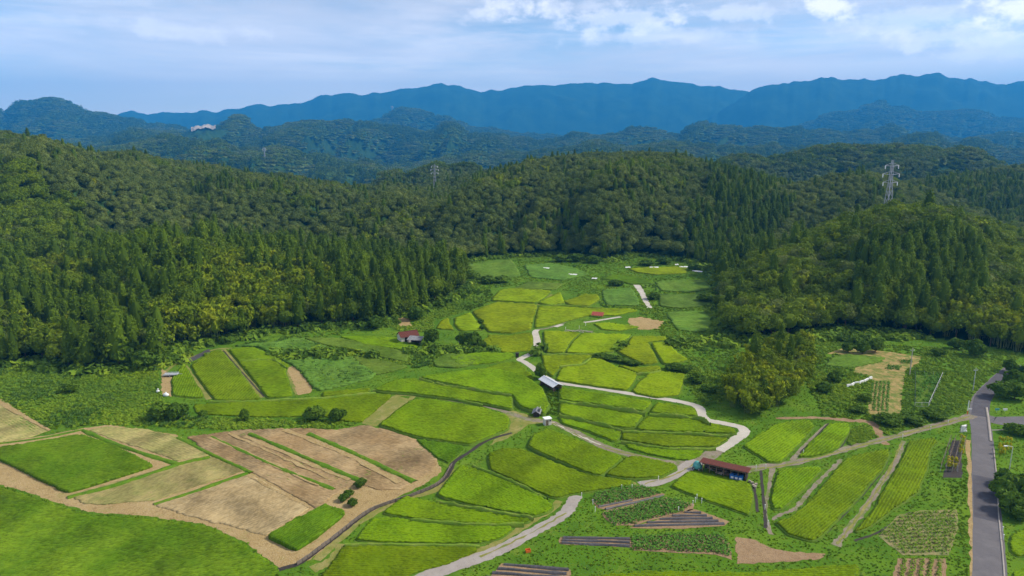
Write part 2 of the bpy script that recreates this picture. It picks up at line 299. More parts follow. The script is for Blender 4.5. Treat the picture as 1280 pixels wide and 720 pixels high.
def sstep(t): t = np.clip(t, 0, 1); return t * t * (3 - 2 * t)
def height(x, y):
    a = x / y; base = -75 * sstep((y - 600) / 500); H = base.copy(); own = np.full(x.shape, -1)
    for i, (nm, A, Z, Y, W, th, wb) in enumerate(RD):
        zc = np.interp(a, A, Z); yc = np.interp(a, A, Y); wf = np.interp(a, A, W); ym = float(Y.mean())
        end = np.where(a < A[0], sstep((a - A[0] + .08) / .08), 1) * np.where(a > A[-1], sstep((A[-1] + .08 - a) / .08), 1)
        front = (yc - y) / wf; back = (y - yc) / wb
        lat = a * ym; L0 = (34 if ym < 400 else 92 if ym < 900 else 120 if ym < 2600 else 260 if ym < 7500 else 1100)
        t = np.where(y < yc, front, back)
        # spurs and gullies that run down off the crest
        sk = lat + 0.35 * (yc - y)
        n1 = fbm(sk / L0, np.full_like(a, i * 3.7), 2, 11 + i); n2 = fbm(sk / (L0 * .37), y / (wf * .8), 3, 31 + i) if ym < 7500 else fbm(x / 620 + .4 * y / 620, y / 700, 3, 31 + i)
        ridged = 1 - np.abs(2 * n1 - 1) * 1.6
        t2 = t * (1.18 - (.75 if 400 < ym < 4500 else .5 if ym < 7500 else .08) * ridged * np.clip(t * 1.6, 0, 1)) + .14 * (n2 - .5) * np.clip(t * 3, 0, 1)
        if ym > 900: zc = zc + (fbm(lat / (ym * .03), np.full_like(a, i * 5.1), 3, 91 + i) - .5) * ym * (.024 if ym < 7500 else .016)
        p = 1 - sstep(t2)
        p = p * (1 - sstep((t - .82) / .4)) * end; h = base + (zc - base) * p
        n3 = fbm(sk / (L0 * 1.1), y / (wf * 1.7), 2, 61 + i); h = h + ((1 - np.abs(2 * n3 - 1) * 2) * .35 + (n2 - .5) * .35) * np.clip(p * (1 - p) * 4, 0, 1) * min(.16 * wf.mean(), 70) * (1.6 if 400 < ym < 900 else 1.2 if 900 < ym < 7500 else .5)
        if ym > 7500: h = h + ((.5 - np.abs(fbm((x + .5 * y) / 900, (y - .3 * x) / 900, 3, 77) - .5) * 4) * 130 + (fbm(x / 260, y / 260, 3, 78) - .5) * 60) * np.clip((1 - p) * 3, 0, 1) * np.clip(p * 1.3, 0, 1)
        h = np.where((zc > 1) | (ym > 600), h, base)
        m = h > H; H = np.where(m, h, H); own = np.where(m & (h > base + .5), i, own)
    return H, own
# where the open valley floor lies (drawn on the flat ground)
OPEN = GP([(-700,463),(-300,458),(0,457),(130,464),(195,459),(215,437),(330,417),(400,409),(480,405),(530,386),(575,369),(582,345),(568,327),(640,321),(700,319),(760,327),(800,318),(850,325),(890,334),(902,348),(898,385),(905,410),(925,430),(1000,421),(1060,413),(1150,421),(1200,426),(1280,442),(1700,480),(2200,718),(2200,1500),(-1200,1500),(-1200,718)])
NA, NY = 1250, 640
av = np.linspace(-1.05, 1.05, NA); yv = np.exp(np.linspace(math.log(30), math.log(12300), NY))
AA, YY = np.meshgrid(av, yv); XX = AA * YY
HH, OWN = height(XX, YY)
P2 = np.stack([XX.ravel(), YY.ravel()], 1)
isopen = np.zeros(XX.size, bool); near = (P2[:, 1] < 420); isopen[near] = inside(P2[near], OPEN)
isopen = isopen.reshape(XX.shape)
dO = np.full(XX.size, 99.0); sel = (P2[:, 1] < 460) & (P2[:, 1] > 60); dO[sel] = edge_near(P2[sel], OPEN)[0]; dO = dO.reshape(XX.shape)
HH = np.where(isopen, 0, HH * np.where(YY < 460, sstep(dO / 14), 1))      # the floor of the valley is level; hills rise from its rim
FAR0 = 1000.0
canopy = sstep((YY - FAR0) / 300)
lump = (fbm(XX / 9, YY / 26, 3, 5) - .35) * 12 + (fbm(XX / 30, YY / 70, 2, 15) - .5) * 10
far_fade = np.clip(4000 / np.maximum(YY, 1), .35, 1)
HT = HH + canopy * (6 + lump * far_fade)
idx = np.arange(NA * NY).reshape(NY, NA)
F = np.stack([idx[:-1, :-1], idx[:-1, 1:], idx[1:, 1:], idx[1:, :-1]], -1).reshape(-1, 4)
m, nt, b, cur = ground_mat('grassland', [(.070, .155, .010), ((.115, .20, .013), .06, .42, .62, .8, 1), ((.042, .105, .010), .25, .48, .70, .8, 2), ((.18, .21, .03), .5, .56, .74, .6, 3), ((.20, .16, .06), 1.1, .62, .78, .6, 4)], .6, 3)
def wooded():
    N, L = nt.nodes, nt.links
    at = N.new('ShaderNodeAttribute'); at.attribute_name = 'wood'; g = N.new('ShaderNodeNewGeometry')
    def nz(s, d): n = N.new('ShaderNodeTexNoise'); n.inputs['Scale'].default_value = s; n.inputs['Detail'].default_value = d; n.inputs['Roughness'].default_value = .7; L.new(g.outputs['Position'], n.inputs['Vector']); return n.outputs['Fac']
    r = N.new('ShaderNodeValToRGB'); e = r.color_ramp.elements; e.new(.5); e.new(.62)
    for k, (p, c) in enumerate(((.36, (.008, .024, .010)), (.47, (.018, .048, .016)), (.56, (.030, .068, .020)), (.68, (.052, .095, .028)))): e[k].position = p; e[k].color = (*c, 1)
    mx = N.new('ShaderNodeMath'); mx.operation = 'ADD'; a = N.new('ShaderNodeMath'); a.operation = 'MULTIPLY'; a.inputs[1].default_value = .5; L.new(nz(.05, 8), a.inputs[0])
    c2 = N.new('ShaderNodeMath'); c2.operation = 'MULTIPLY'; c2.inputs[1].default_value = .5; L.new(nz(.006, 4), c2.inputs[0]); L.new(a.outputs[0], mx.inputs[0]); L.new(c2.outputs[0], mx.inputs[1]); L.new(mx.outputs[0], r.inputs[0])
    x = N.new('ShaderNodeMix'); x.data_type = 'RGBA'; L.new(at.outputs['Fac'], x.inputs[0]); L.new(cur, x.inputs[6]); L.new(r.outputs[0], x.inputs[7]); L.new(x.outputs[2], b.inputs['Base Color'])
wooded()
wood = np.where(isopen, 0, 1.0)
# the sheet goes on below and behind the camera
me = np_mesh('ground', np.stack([XX, YY, HT], -1).reshape(-1, 3), F, [m], None, {'wood': wood.ravel()}, True)
tag(link('ground', me), 'valley floor of wild grass rising into wooded hills and distant ridges', None, None, 'structure')
nb = MB(); nb.v = [(-400, -300, 0), (400, -300, 0), (31.5, 30, 0), (-31.5, 30, 0), (-9975, 9500, -20), (9975, 9500, -20)]; nb.f = [(0, 1, 2, 3)]
tag(nb.build('meadow_ground', m), 'grass behind the viewpoint', None, None, 'structure')
ly = np.log(yv)
def hmap(x, y, arr=HH):
    a = np.clip((x / y - av[0]) / (av[1] - av[0]), 0, NA - 1.001); j = np.clip((np.log(y) - ly[0]) / (ly[1] - ly[0]), 0, NY - 1.001)
    i0 = a.astype(int); j0 = j.astype(int); fa = a - i0; fj = j - j0
    return (arr[j0, i0] * (1 - fa) + arr[j0, i0 + 1] * fa) * (1 - fj) + (arr[j0 + 1, i0] * (1 - fa) + arr[j0 + 1, i0 + 1] * fa) * fj
# ------------------------------------------------------------------ masks of worked land
MX0, MY0, MRES, MW, MH = -320.0, 60.0, 0.4, 1600, 1000
MASK = np.zeros((MH, MW), bool)
def mask_poly(P, grow=0.0):
    P = np.asarray(P); x0, y0 = P.min(0) - grow; x1, y1 = P.max(0) + grow
    i0, i1 = int(max(0, (x0 - MX0) / MRES)), int(min(MW, (x1 - MX0) / MRES + 2)); j0, j1 = int(max(0, (y0 - MY0) / MRES)), int(min(MH, (y1 - MY0) / MRES + 2))
    if i1 <= i0 or j1 <= j0: return
    gx, gy = np.meshgrid(MX0 + (np.arange(i0, i1) + .5) * MRES, MY0 + (np.arange(j0, j1) + .5) * MRES)
    Q = np.stack([gx.ravel(), gy.ravel()], 1); k = inside(Q, P)
    if grow: k |= edge_near(Q, P)[0] < grow
    MASK[j0:j1, i0:i1] |= k.reshape(gx.shape)
def masked(x, y):
    i = ((x - MX0) / MRES).astype(int); j = ((y - MY0) / MRES).astype(int); ok = (i >= 0) & (i < MW) & (j >= 0) & (j < MH)
    r = np.zeros(len(x), bool); r[ok] = MASK[j[ok], i[ok]]; return r
# ------------------------------------------------------------------ sheets on the ground
def densify(P, step=.8, jit=0.0, seed=0):
    out = []; n = len(P); rr = np.random.default_rng(seed)
    for i in range(n):
        a, b_ = P[i], P[(i + 1) % n]; L_ = np.hypot(*(b_ - a)); k = max(1, int(L_ / step)); d = (b_ - a) / (L_ + 1e-9); nrm = np.array([-d[1], d[0]])
        for t in range(k): out.append(a + (b_ - a) * t / k + nrm * (jit * (rr.random() - .5) if t else 0))
    return np.array(out)
def sheet(name, poly, z, mat, label, jit=.5, kind='structure', parent=None, world=False, step=.8, mask=True):
    P = np.asarray(poly, float) if world else GP(poly, z)
    P = densify(P, step, jit, len(COL.objects)); tri = geometry.tessellate_polygon([[Vector((p[0], p[1], 0)) for p in P]])
    me = np_mesh(name, np.c_[P, np.full(len(P), z)], np.array(tri), [mat]); o = link(name, me, parent)
    if me.polygons and me.polygons[0].normal.z < 0: me.flip_normals()
    if kind: tag(o, label, None, None, kind)
    if mask: mask_poly(P, .1)
    return o
def ribbon(name, pts, width, z, mat, label, jit=.15, kind='structure', world=False, thick=0.0, mask=True, parent=None):
    P = np.array(pts, float) if world else GP(pts, z); C_ = smooth_line(P, 8); n = len(C_)
    T = np.gradient(C_, axis=0); T /= np.hypot(*T.T)[:, None] + 1e-9; Nn = np.c_[-T[:, 1], T[:, 0]]
    wv = np.interp(np.linspace(0, 1, n), np.linspace(0, 1, len(width)), width) if isinstance(width, (list, tuple)) else np.full(n, width)
    rr = np.random.default_rng(n + int(abs(P[0, 0] * 10)))
    Lf = C_ + Nn * (wv / 2 + jit * (rr.random(n) - .5))[:, None]; Rt = C_ - Nn * (wv / 2 + jit * (rr.random(n) - .5))[:, None]
    V = np.concatenate([np.c_[Lf, np.full(n, z)], np.c_[Rt, np.full(n, z)]]); F_ = [(i, n + i, n + i + 1, i + 1) for i in range(n - 1)]
    if thick:
        V = np.concatenate([V, V - [0, 0, thick]]); F_ += [(i, i + 1, 2 * n + i + 1, 2 * n + i) for i in range(n - 1)] + [(n + i + 1, n + i, 3 * n + i, 3 * n + i + 1) for i in range(n - 1)]
    o = link(name, np_mesh(name, V, np.array(F_), [mat]), parent)
    if kind: tag(o, label, None, None, kind)
    if mask: mask_poly(np.concatenate([Lf, Rt[::-1]]), .15)
    return o
def ridge_line(name, pts, width, h, mat, label, group=None, kind='structure', parent=None, world=False, rough=.12, z0=0.0):
    """a low rounded bund or hedge of turf that follows a line"""
    P = np.array(pts, float) if world else GP(pts, h + z0); C_ = smooth_line(P, max(4, int(np.hypot(*np.diff(P, axis=0).T).mean() / .6))); n = len(C_)
    T = np.gradient(C_, axis=0); T /= np.hypot(*T.T)[:, None] + 1e-9; Nn = np.c_[-T[:, 1], T[:, 0]]; rr = np.random.default_rng(n)
    prof = [(-.5, 0), (-.36, .7), (-.12, 1), (.14, .97), (.37, .68), (.5, 0)]; V = []
    for (o_, q) in prof:
        V.append(np.c_[C_ + Nn * (o_ * width * (1 + rough * 1.5 * (rr.random(n)[:, None] - .5)) * (.55 + .9 * fbm(C_[:, 0] / 3, C_[:, 1] / 3, 2, 7))[:, None]), z0 + h * q * (1 + rough * 2 * (rr.random(n) - .5)) * (.6 + .8 * fbm(C_[:, 0] / 2.5, C_[:, 1] / 2.5, 2, 8))])
    V = np.concatenate(V); k = len(prof); F_ = [(c * n + i, c * n + i + 1, (c + 1) * n + i + 1, (c + 1) * n + i) for c in range(k - 1) for i in range(n - 1)]
    me = np_mesh(name, V, np.array(F_)[:, ::-1], [mat], None, {'tone': rr.random(len(V))}, True); o = link(name, me, parent)
    if kind: tag(o, label, None, group, kind)
    mask_poly(np.concatenate([C_ + Nn * width * .5, (C_ - Nn * width * .5)[::-1]]))
    return o
# ------------------------------------------------------------------ rice and tilled plots
def rice_mat(name, base, hi, lo):
    m, nt, b, cur = ground_mat(name, [base, (hi, .09, .40, .62, .8, 1), (lo, .35, .48, .72, .55, 2), (hi, 1.6, .5, .75, .4, 3)], .7, 5, .75)
    N, L = nt.nodes, nt.links; at = N.new('ShaderNodeAttribute'); at.attribute_name = 'tone'
    hv = N.new('ShaderNodeHueSaturation'); mr = N.new('ShaderNodeMapRange'); mr.inputs[3].default_value = .55; mr.inputs[4].default_value = 1.4; L.new(at.outputs['Fac'], mr.inputs[0]); oi = N.new('ShaderNodeObjectInfo'); m2 = N.new('ShaderNodeMath'); m2.operation = 'MULTIPLY_ADD'; L.new(oi.outputs['Random'], m2.inputs[0]); m2.inputs[1].default_value = .3; m2.inputs[2].default_value = .86; m3 = N.new('ShaderNodeMath'); m3.operation = 'MULTIPLY'; L.new(mr.outputs[0], m3.inputs[0]); L.new(m2.outputs[0], m3.inputs[1]); L.new(m3.outputs[0], hv.inputs['Value'])
    m4 = N.new('ShaderNodeMath'); m4.operation = 'MULTIPLY_ADD'; L.new(oi.outputs['Random'], m4.inputs[0]); m4.inputs[1].default_value = .018; m4.inputs[2].default_value = .488; L.new(m4.outputs[0], hv.inputs['Hue'])
    L.new(cur, hv.inputs['Color']); L.new(hv.outputs[0], b.inputs['Base Color']); return m
RICE = {'m': rice_mat('rice plants', (.098, .170, .003), (.128, .20, .004), (.066, .130, .003)),
        'd': rice_mat('deep green rice', (.062, .120, .004), (.105, .165, .008), (.036, .085, .003)),
        'y': rice_mat('yellowing rice', (.140, .208, .003), (.172, .235, .004), (.100, .168, .003)),
        'g': rice_mat('meadow grass', (.066, .126, .005), (.125, .19, .010), (.036, .082, .004)), 'r': rice_mat('reedy fallow growth', (.070, .140, .017), (.105, .18, .026), (.042, .098, .012)),
        'red': rice_mat('reddish stubble', (.235, .158, .072), (.33, .245, .125), (.15, .102, .045)), 'tan': rice_mat('tan bare soil', (.285, .21, .10), (.375, .29, .15), (.185, .135, .058)), 'mown': rice_mat('greenish mown stubble', (.20, .185, .06), (.31, .25, .10), (.10, .14, .03)),
        'p': rice_mat('pale fallow grass', (.075, .142, .014), (.11, .175, .022), (.048, .10, .010)),
        'v': rice_mat('vivid young rice', (.060, .130, .004), (.090, .165, .006), (.038, .098, .003))}
CROP_H = .24
def crop_patch(name, P, top, bottom, mat, cell, row=0.0, rough=.15, parent=None, rowtone=.7):
    """a stand of crop: a grid of bumpy tops clipped to the outline with ragged walls down to the ground"""
    c, s = math.cos(row), math.sin(row); Rm = np.array([[c, s], [-s, c]]); Q = P @ Rm.T; x0, y0 = Q.min(0) - cell; x1, y1 = Q.max(0) + cell
    ca, cb = cell * 1.25, cell * .8
    gx = np.arange(x0, x1 + ca, ca); gy = np.arange(y0, y1 + cb, cb); X_, Y_ = np.meshgrid(gx, gy); ny, nx = X_.shape
    rr = np.random.default_rng(nx * 31 + ny); V2 = np.stack([X_.ravel(), Y_.ravel()], 1)
    cen = np.stack([(X_[:-1, :-1] + ca / 2).ravel(), (Y_[:-1, :-1] + cb / 2).ravel()], 1); keep = inside(cen, Q).reshape(ny - 1, nx - 1)
    vi = np.arange(ny * nx).reshape(ny, nx); Fq = np.stack([vi[:-1, :-1], vi[:-1, 1:], vi[1:, 1:], vi[1:, :-1]], -1)[keep]
    used = np.zeros(ny * nx, bool); used[Fq.ravel()] = True; new = np.cumsum(used) - 1; V2 = V2[used]; Fq = new[Fq]
    rowid = np.repeat(np.arange(ny), nx)[used]
    d, q = edge_near(V2, Q); ins = inside(V2, Q); snap = (~ins) | (d < cell * .45); V2[snap] = q[snap]
    V2 += (rr.random(V2.shape) - .5) * cell * .3
    zz = top + rough * ((rowid % 2) * 1.0 - .5) + (rr.random(len(V2)) - .5) * rough * 1.6 + (fbm(V2[:, 0] / 7, V2[:, 1] / 7, 2, 3) - .5) * .12
    tone = np.clip(.5 + (rr.random(len(V2)) - .5) * .55 + ((rowid % 2) - .5) * rowtone + (fbm(V2[:, 0] / 4, V2[:, 1] / 9, 3, 13) - .5) * 1.2, 0, 1)
    W = V2 @ Rm; V = np.c_[W, zz]
    e = np.concatenate([Fq[:, [0, 1]], Fq[:, [1, 2]], Fq[:, [2, 3]], Fq[:, [3, 0]]]); key = np.sort(e, 1); kk = key[:, 0].astype(np.int64) * len(V) + key[:, 1]
    u_, ix, ct = np.unique(kk, return_index=True, return_counts=True); be = e[ix[ct == 1]]
    bv = np.unique(be); mp = np.full(len(V), -1); mp[bv] = len(V) + np.arange(len(bv))
    Vb = V[bv].copy(); Vb[:, 2] = bottom; Fb = np.stack([be[:, 1], be[:, 0], mp[be[:, 0]], mp[be[:, 1]]], 1)
    me = np_mesh(name, np.concatenate([V, Vb]), np.concatenate([Fq, Fb]), [mat], None, {'tone': np.concatenate([tone, np.full(len(Vb), .3)])})
    return link(name, me, parent)
def rounded(P):
    for c_ in (.07, .22):
        Q = np.roll(P, -1, 0); P = np.stack([P * (1 - c_) + Q * c_, P * c_ + Q * (1 - c_)], 1).reshape(-1, 2)
    D = densify(P, 1.4, 0); n_ = (fbm(D[:, 0] / 2.2, D[:, 1] / 2.2, 2, 51) - .5) * .55; m_ = (fbm(D[:, 0] / 2.2, D[:, 1] / 2.2, 2, 52) - .5) * .55
    return D + np.stack([n_, m_], 1)
def paddy(poly, label, tint='m', base=0.0, rows=None, h=CROP_H, name='rice_paddy', cat='rice paddy', group='rice paddies in the valley', bank=None):
    base *= .6; P = rounded(GP(poly, base + h)); ym = P[:, 1].mean(); cell = .30 if ym < 130 else .38 if ym < 170 else .5 if ym < 230 else .8
    ang = 0.0
    if rows: (ax, ay), (bx, by) = G(*rows[0]), G(*rows[1]); ang = math.atan2(by - ay, bx - ax)
    o = crop_patch(name, P, base + h, max(base - .02, -.05), RICE[tint], cell, ang); mask_poly(P, .1)
    tag(o, label, cat, group)
    if base > .05:
        D = densify(P, 1.2, .15, 3); c_ = D.mean(0); n = len(D); T = np.roll(D, -1, 0) - np.roll(D, 1, 0); T /= np.hypot(*T.T)[:, None] + 1e-9
        area = .5 * np.sum(D[:, 0] * np.roll(D[:, 1], -1) - np.roll(D[:, 0], -1) * D[:, 1]); Nn = np.c_[T[:, 1], -T[:, 0]] * np.sign(area)
        A_ = np.c_[D - Nn * .1, np.full(n, base + .02)]; A1 = np.c_[D + Nn * .22, np.full(n, base + .03)]; B_ = np.c_[D + Nn * (.25 + .35 * base), np.full(n, -.05)]
        F_ = []
        for i in range(n):
            j = (i + 1) % n; F_ += [(i, j, n + j, n + i), (n + i, n + j, 2 * n + j, 2 * n + i)]
        F_ = np.array(F_); F_ = F_[:, ::-1] if area > 0 else F_
        link('bank', np_mesh('bank', np.concatenate([A_, A1, B_]), F_, [bank or M_bank]), o); mask_poly(B_[:, :2])
    return o

def plot(name, poly, z, key, label, rows=None, rough=.05):
    P = GP(poly, z + .04); P = densify(P, 1.0, .5, 4); ang = 0.0
    if rows: (ax, ay), (bx, by) = G(*rows[0]), G(*rows[1]); ang = math.atan2(by - ay, bx - ax)
    o = crop_patch(name, P, z + .05, -.03, RICE[key], .38, ang, rough, None, .18); mask_poly(P, .1); tag(o, label, None, None, 'structure'); return o
# ------------------------------------------------------------------ roads and paths
ribbon('road', [(1238,900),(1237,720),(1235,660),(1231,600),(1228,550),(1224,515),(1228,497),(1243,480),(1258,466),(1272,456)], [4.2,4.2,4.1,4.0,3.9,3.9,3.8,3.7,3.5,3.5], .03, M_asphalt, 'grey asphalt lane running up beside the paddies', .12)
ribbon('road', [(1228,520),(1250,526),(1290,526),(1400,524)], [3.6,5.2,5.2,5.0], .026, M_asphalt, 'side lane of asphalt joining the lane', .1)
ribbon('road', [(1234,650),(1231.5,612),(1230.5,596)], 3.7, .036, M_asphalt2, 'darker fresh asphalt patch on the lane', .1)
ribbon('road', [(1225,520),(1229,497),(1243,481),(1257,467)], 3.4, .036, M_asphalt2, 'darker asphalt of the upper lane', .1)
ribbon('road_verge', [(1216,900),(1217,720),(1215,660),(1213,600),(1210,550)], .7, .02, M_dirt, 'dry straw edge of the lane', .5)
tag(ribbon('kerb', [(1233,509),(1235.5,525),(1238.5,551)], .5, .14, M_conc2, None, .03, None, thick=.16), 'pale concrete kerb between lane and side lane', None, None, 'structure')
tag(ribbon('kerb', [(1239,537.5),(1255,536.5),(1282,532)], .22, .13, M_conc2, None, .03, None, thick=.15), 'pale kerb along the side lane', None, None, 'structure')
tag(ribbon('kerb', [(1257,740),(1253,690),(1249,650),(1246,600),(1242,560)], .22, .12, M_conc2, None, .03, None, thick=.12), 'low weathered kerb along the lane', None, None, 'structure')
ribbon('path', [(500,735),(545,716),(585,702),(625,687),(660,668),(690,652),(708,640),(716,627),(721,619)], [2.6,2.5,2.5,2.4,2.3,2.2,2.2,2.1,2.2], .035, M_conc2, 'worn concrete farm path climbing between paddies', .35)
ribbon('path', [(800,606),(822,602),(845,592),(860,583),(872,576)], [2.4,2.5,2.7,3.0,3.4], .035, M_conc2, 'worn concrete path beside the long shed', .15)
ribbon('path', [(870,578),(884,571),(896,563),(903,559)], [3.4,3.2,2.8,2.6], .032, M_track, 'grey gravel stretch of path', .2)
ribbon('path', [(898,563),(912,554),(926,544.5),(930.5,539.5),(926,534),(905,529),(886,525.5),(878,520),(875,511),(868,506.5),(850,502),(820,497),(785,491.5),(745,485),(715,481),(694,478)], [2.5,2.4,2.3,2.3,2.3,2.2,2.2,2.2,2.3,2.2,2.1,2.1,2.1,2.0,2.0,2.0], .04, M_conc, 'pale concrete path winding between terraced paddies', .25)
ribbon('path', [(694,478),(676,468),(664,458),(655,452),(650,449),(664,442),(671,436),(671,424),(669,415),(672,412)], [2.0,1.9,1.9,1.9,2.0,2.2,2.4,2.3,2.0,1.7], .04, M_conc, 'pale concrete path past the hut', .1)
ribbon('path', [(672,412),(685,410),(700,405),(712,400)], [1.2,1.2,1.3,1.2], .03, M_track, 'narrow track above the bend', .2)
ribbon('path', [(694,408.5),(703,405.5)], 1.7, .045, M_conc, 'short pale concrete strip', .1)
ribbon('path', [(730,403),(745,401),(760,398.5),(776,396)], 1.5, .04, M_conc, 'pale concrete strip below the red sheet', .1)
ribbon('path', [(796,356),(801,364),(806,374),(812,385)], [3.2,2.6,2.2,2.0], .04, M_conc, 'pale stony track in the upper valley', .5)
ribbon('path', [(560,500),(604,507),(636,516),(660,524),(690,528),(720,541),(752,557),(790,569),(830,577),(856,580)], [.8,1.0,1.6,1.7,1.8,2.0,2.1,2.0,2.0,2.6], .025, M_track, 'dirt track through the middle terraces', .25)
ribbon('path', [(560,500),(520,495),(495,493)], [.7,.7,.8], .028, M_verge, 'dry bund track above the wide paddy', .2)
ribbon('path', [(690,528),(715,541),(750,556)], [.7,.9,.7], .045, M_conc, 'pale stony crown of the dirt track', .5)
ribbon('path', [(930,588),(955,583),(990,579),(1025,570),(1070,558),(1120,545),(1165,533),(1200,524),(1216,519)], [2.3,2.0,1.8,1.8,1.8,1.8,1.9,2.1,2.6], .032, M_track, 'gravel farm track below the wild grove', .4)
ribbon('path', [(1052,574),(1040,586),(1022,603),(1004,624),(992,637),(975,643),(966,650)], [.7,.7,.8,.8,.7,.6,.5], .022, M_track, 'narrow dirt path between two strip paddies', .4)
ribbon('path', [(1129,551),(1120,577),(1102,604),(1085,630),(1062,660),(1044,682)], [.8,.85,.9,1.0,1.05,1.2], .022, M_track, 'dirt path between long strip paddies', .45)
ribbon('path', [(966,584),(962,605),(957,630),(958,650),(964,668)], [1.0,.6,.7,.7,.7], .022, M_track, 'dirt path beside the paddy ditch', .3)
ribbon('path', [(1034,530),(1015,549),(998,566),(990,576)], [.7,.9,1.0,1.0], .022, M_track, 'grey dirt path between two upper paddies', .2)
ribbon('path', [(970,523),(1020,522),(1060,525),(1090,529),(1100,545),(1108,556)], [1.0,1.4,1.8,2.0,1.6,1.2], .02, M_soil, 'bare brown soil above the strip paddies', .6)
# ------------------------------------------------------------------ stubble fields
plot('field', [(-160,470),(0,498),(22,512),(62,538),(40,546),(0,553),(-160,570)], .02, 'mown', 'mown plot with a straw edge', ((0,500),(62,538)))
ribbon('field_edge', [(-60,470),(0,503),(30,520),(62,538)], [1.6,1.2,.9,.7], .13, M_dirt, 'pale straw edge of the mown plot', .4)
sheet('path', [(-160,560),(-5,553),(55,545),(100,536),(135,531),(222,544),(264,569),(318,590),(392,633),(412,622),(440,600),(466,594),(548,577),(552,590),(530,606),(505,617),(486,628),(450,652),(420,676),(388,700),(350,712),(310,680),(255,655),(190,646),(110,640),(60,624),(0,606),(-160,560)][:-1], .015, M_dirt, 'dry earth path between the cut plots')
plot('field', [(234,546),(300,537),(382,535),(420,537),(455,531),(500,541),(530,553),(547,574),(540,590),(520,600),(500,612),(470,612),(445,604),(418,618),(398,637),(318,592),(264,568)], .03, 'red', 'reddish stubble plot in cut strips', ((264,545),(418,611)), .06)
plot('field', [(111,538),(133,533),(180,536),(222,546),(262,569),(222,576),(194,566),(150,552)], .03, 'mown', 'greenish mown plot beside the weedy square', ((133,533),(222,576)))
plot('field', [(86,619),(150,601),(219,581),(264,571),(306,588),(250,606),(192,626),(140,630),(105,630)], .03, 'mown', 'mown straw plot in the terraces', ((86,619),(264,571)))
plot('field', [(194,632),(250,612),(312,593),(388,634),(332,670),(300,661),(240,646)], .03, 'tan', 'bare tan plot with a straw line', ((194,632),(312,593)))
ribbon('field_edge', [(309,594),(350,615),(388,634)], .5, .15, M_dirt, 'pale straw line across the bare plot', .4)
for k, (pts, wd) in enumerate((([(262,546),(330,575),(400,606)], .9), ([(307,545),(370,572),(436,600)], 1.0), ([(355,537),(430,566),(500,603)], 1.3), ([(285,541),(350,570),(414,600)], .6))):
    ribbon('field_edge', pts, wd, .15, M_dirt, 'pale straw line in the reddish plot', .5)
GRASSL = [([(222,546),(262,566),(315,590)], .9, .4, 'grass strip behind the mown plots'), ([(192,629),(240,614),(309,590)], 1.0, .45, 'grass strip between straw plot and bare plot'),
          ([(84,620),(150,603),(219,580),(262,570)], 1.3, .6, 'grass strip under the weedy square'), ([(104,537),(150,556),(222,579)], 1.2, .45, 'grass strip beside the greenish mown plot'),
          ([(264,545),(340,580),(418,611)], 1.0, .35, 'grass strip inside the reddish plot'), ([(312,541),(380,570),(452,600)], 1.3, .5, 'wide grass strip inside the reddish plot'),
          ([(386,541),(450,569),(518,601)], 1.5, .5, 'grass strip below the dark stubble'), ([(-20,556),(50,547),(105,536)], 1.0, .3, 'grass strip behind the weedy square')]
for pts, wd, h, lb in GRASSL: ridge_line('grass_strip', pts, wd * .95, h * .6, M_strip, lb, None, 'structure')
paddy([(-60,566),(0,559),(60,549),(103,542),(150,560),(193,581),(140,598),(84,615),(40,593),(0,574)], 'weedy square of tall green grass among mown plots', 'd', 0, ((0,560),(103,542)), .5, 'grass_field', 'grass field', None)
MEAD = GP([(-260,600),(0,609),(60,628),(110,644),(200,650),(260,659),(310,684),(349,713),(335,745),(300,800),(-260,800)], .2)
MEAD = densify(MEAD, 1.0, .5, 5)
crop_patch('meadow', MEAD, .22, -.05, RICE['g'], .34, .4, .22)['kind'] = 'stuff'; COL.objects[-1]['label'] = 'rough clover meadow in front of the cut plots'; mask_poly(MEAD)
FAL = densify(GP([(293,432),(377,423),(403,431),(436,444),(470,468),(462,474),(400,488),(391,484),(376,464),(364,455),(322,433)], .3), 1.0, .5, 6)
crop_patch('reed_bed', FAL, .4, -.05, RICE['r'], .55, .3, .3)['kind'] = 'stuff'; COL.objects[-1]['label'] = 'overgrown blue green fallow terrace beside the left paddies'
paddy([(332,669),(370,647),(407,628),(432,639),(405,663),(371,686)], 'small lush green plot beside the bare tan plot', 'v', 0, ((332,669),(407,628)), .6, 'grass_field', 'grass field', None)
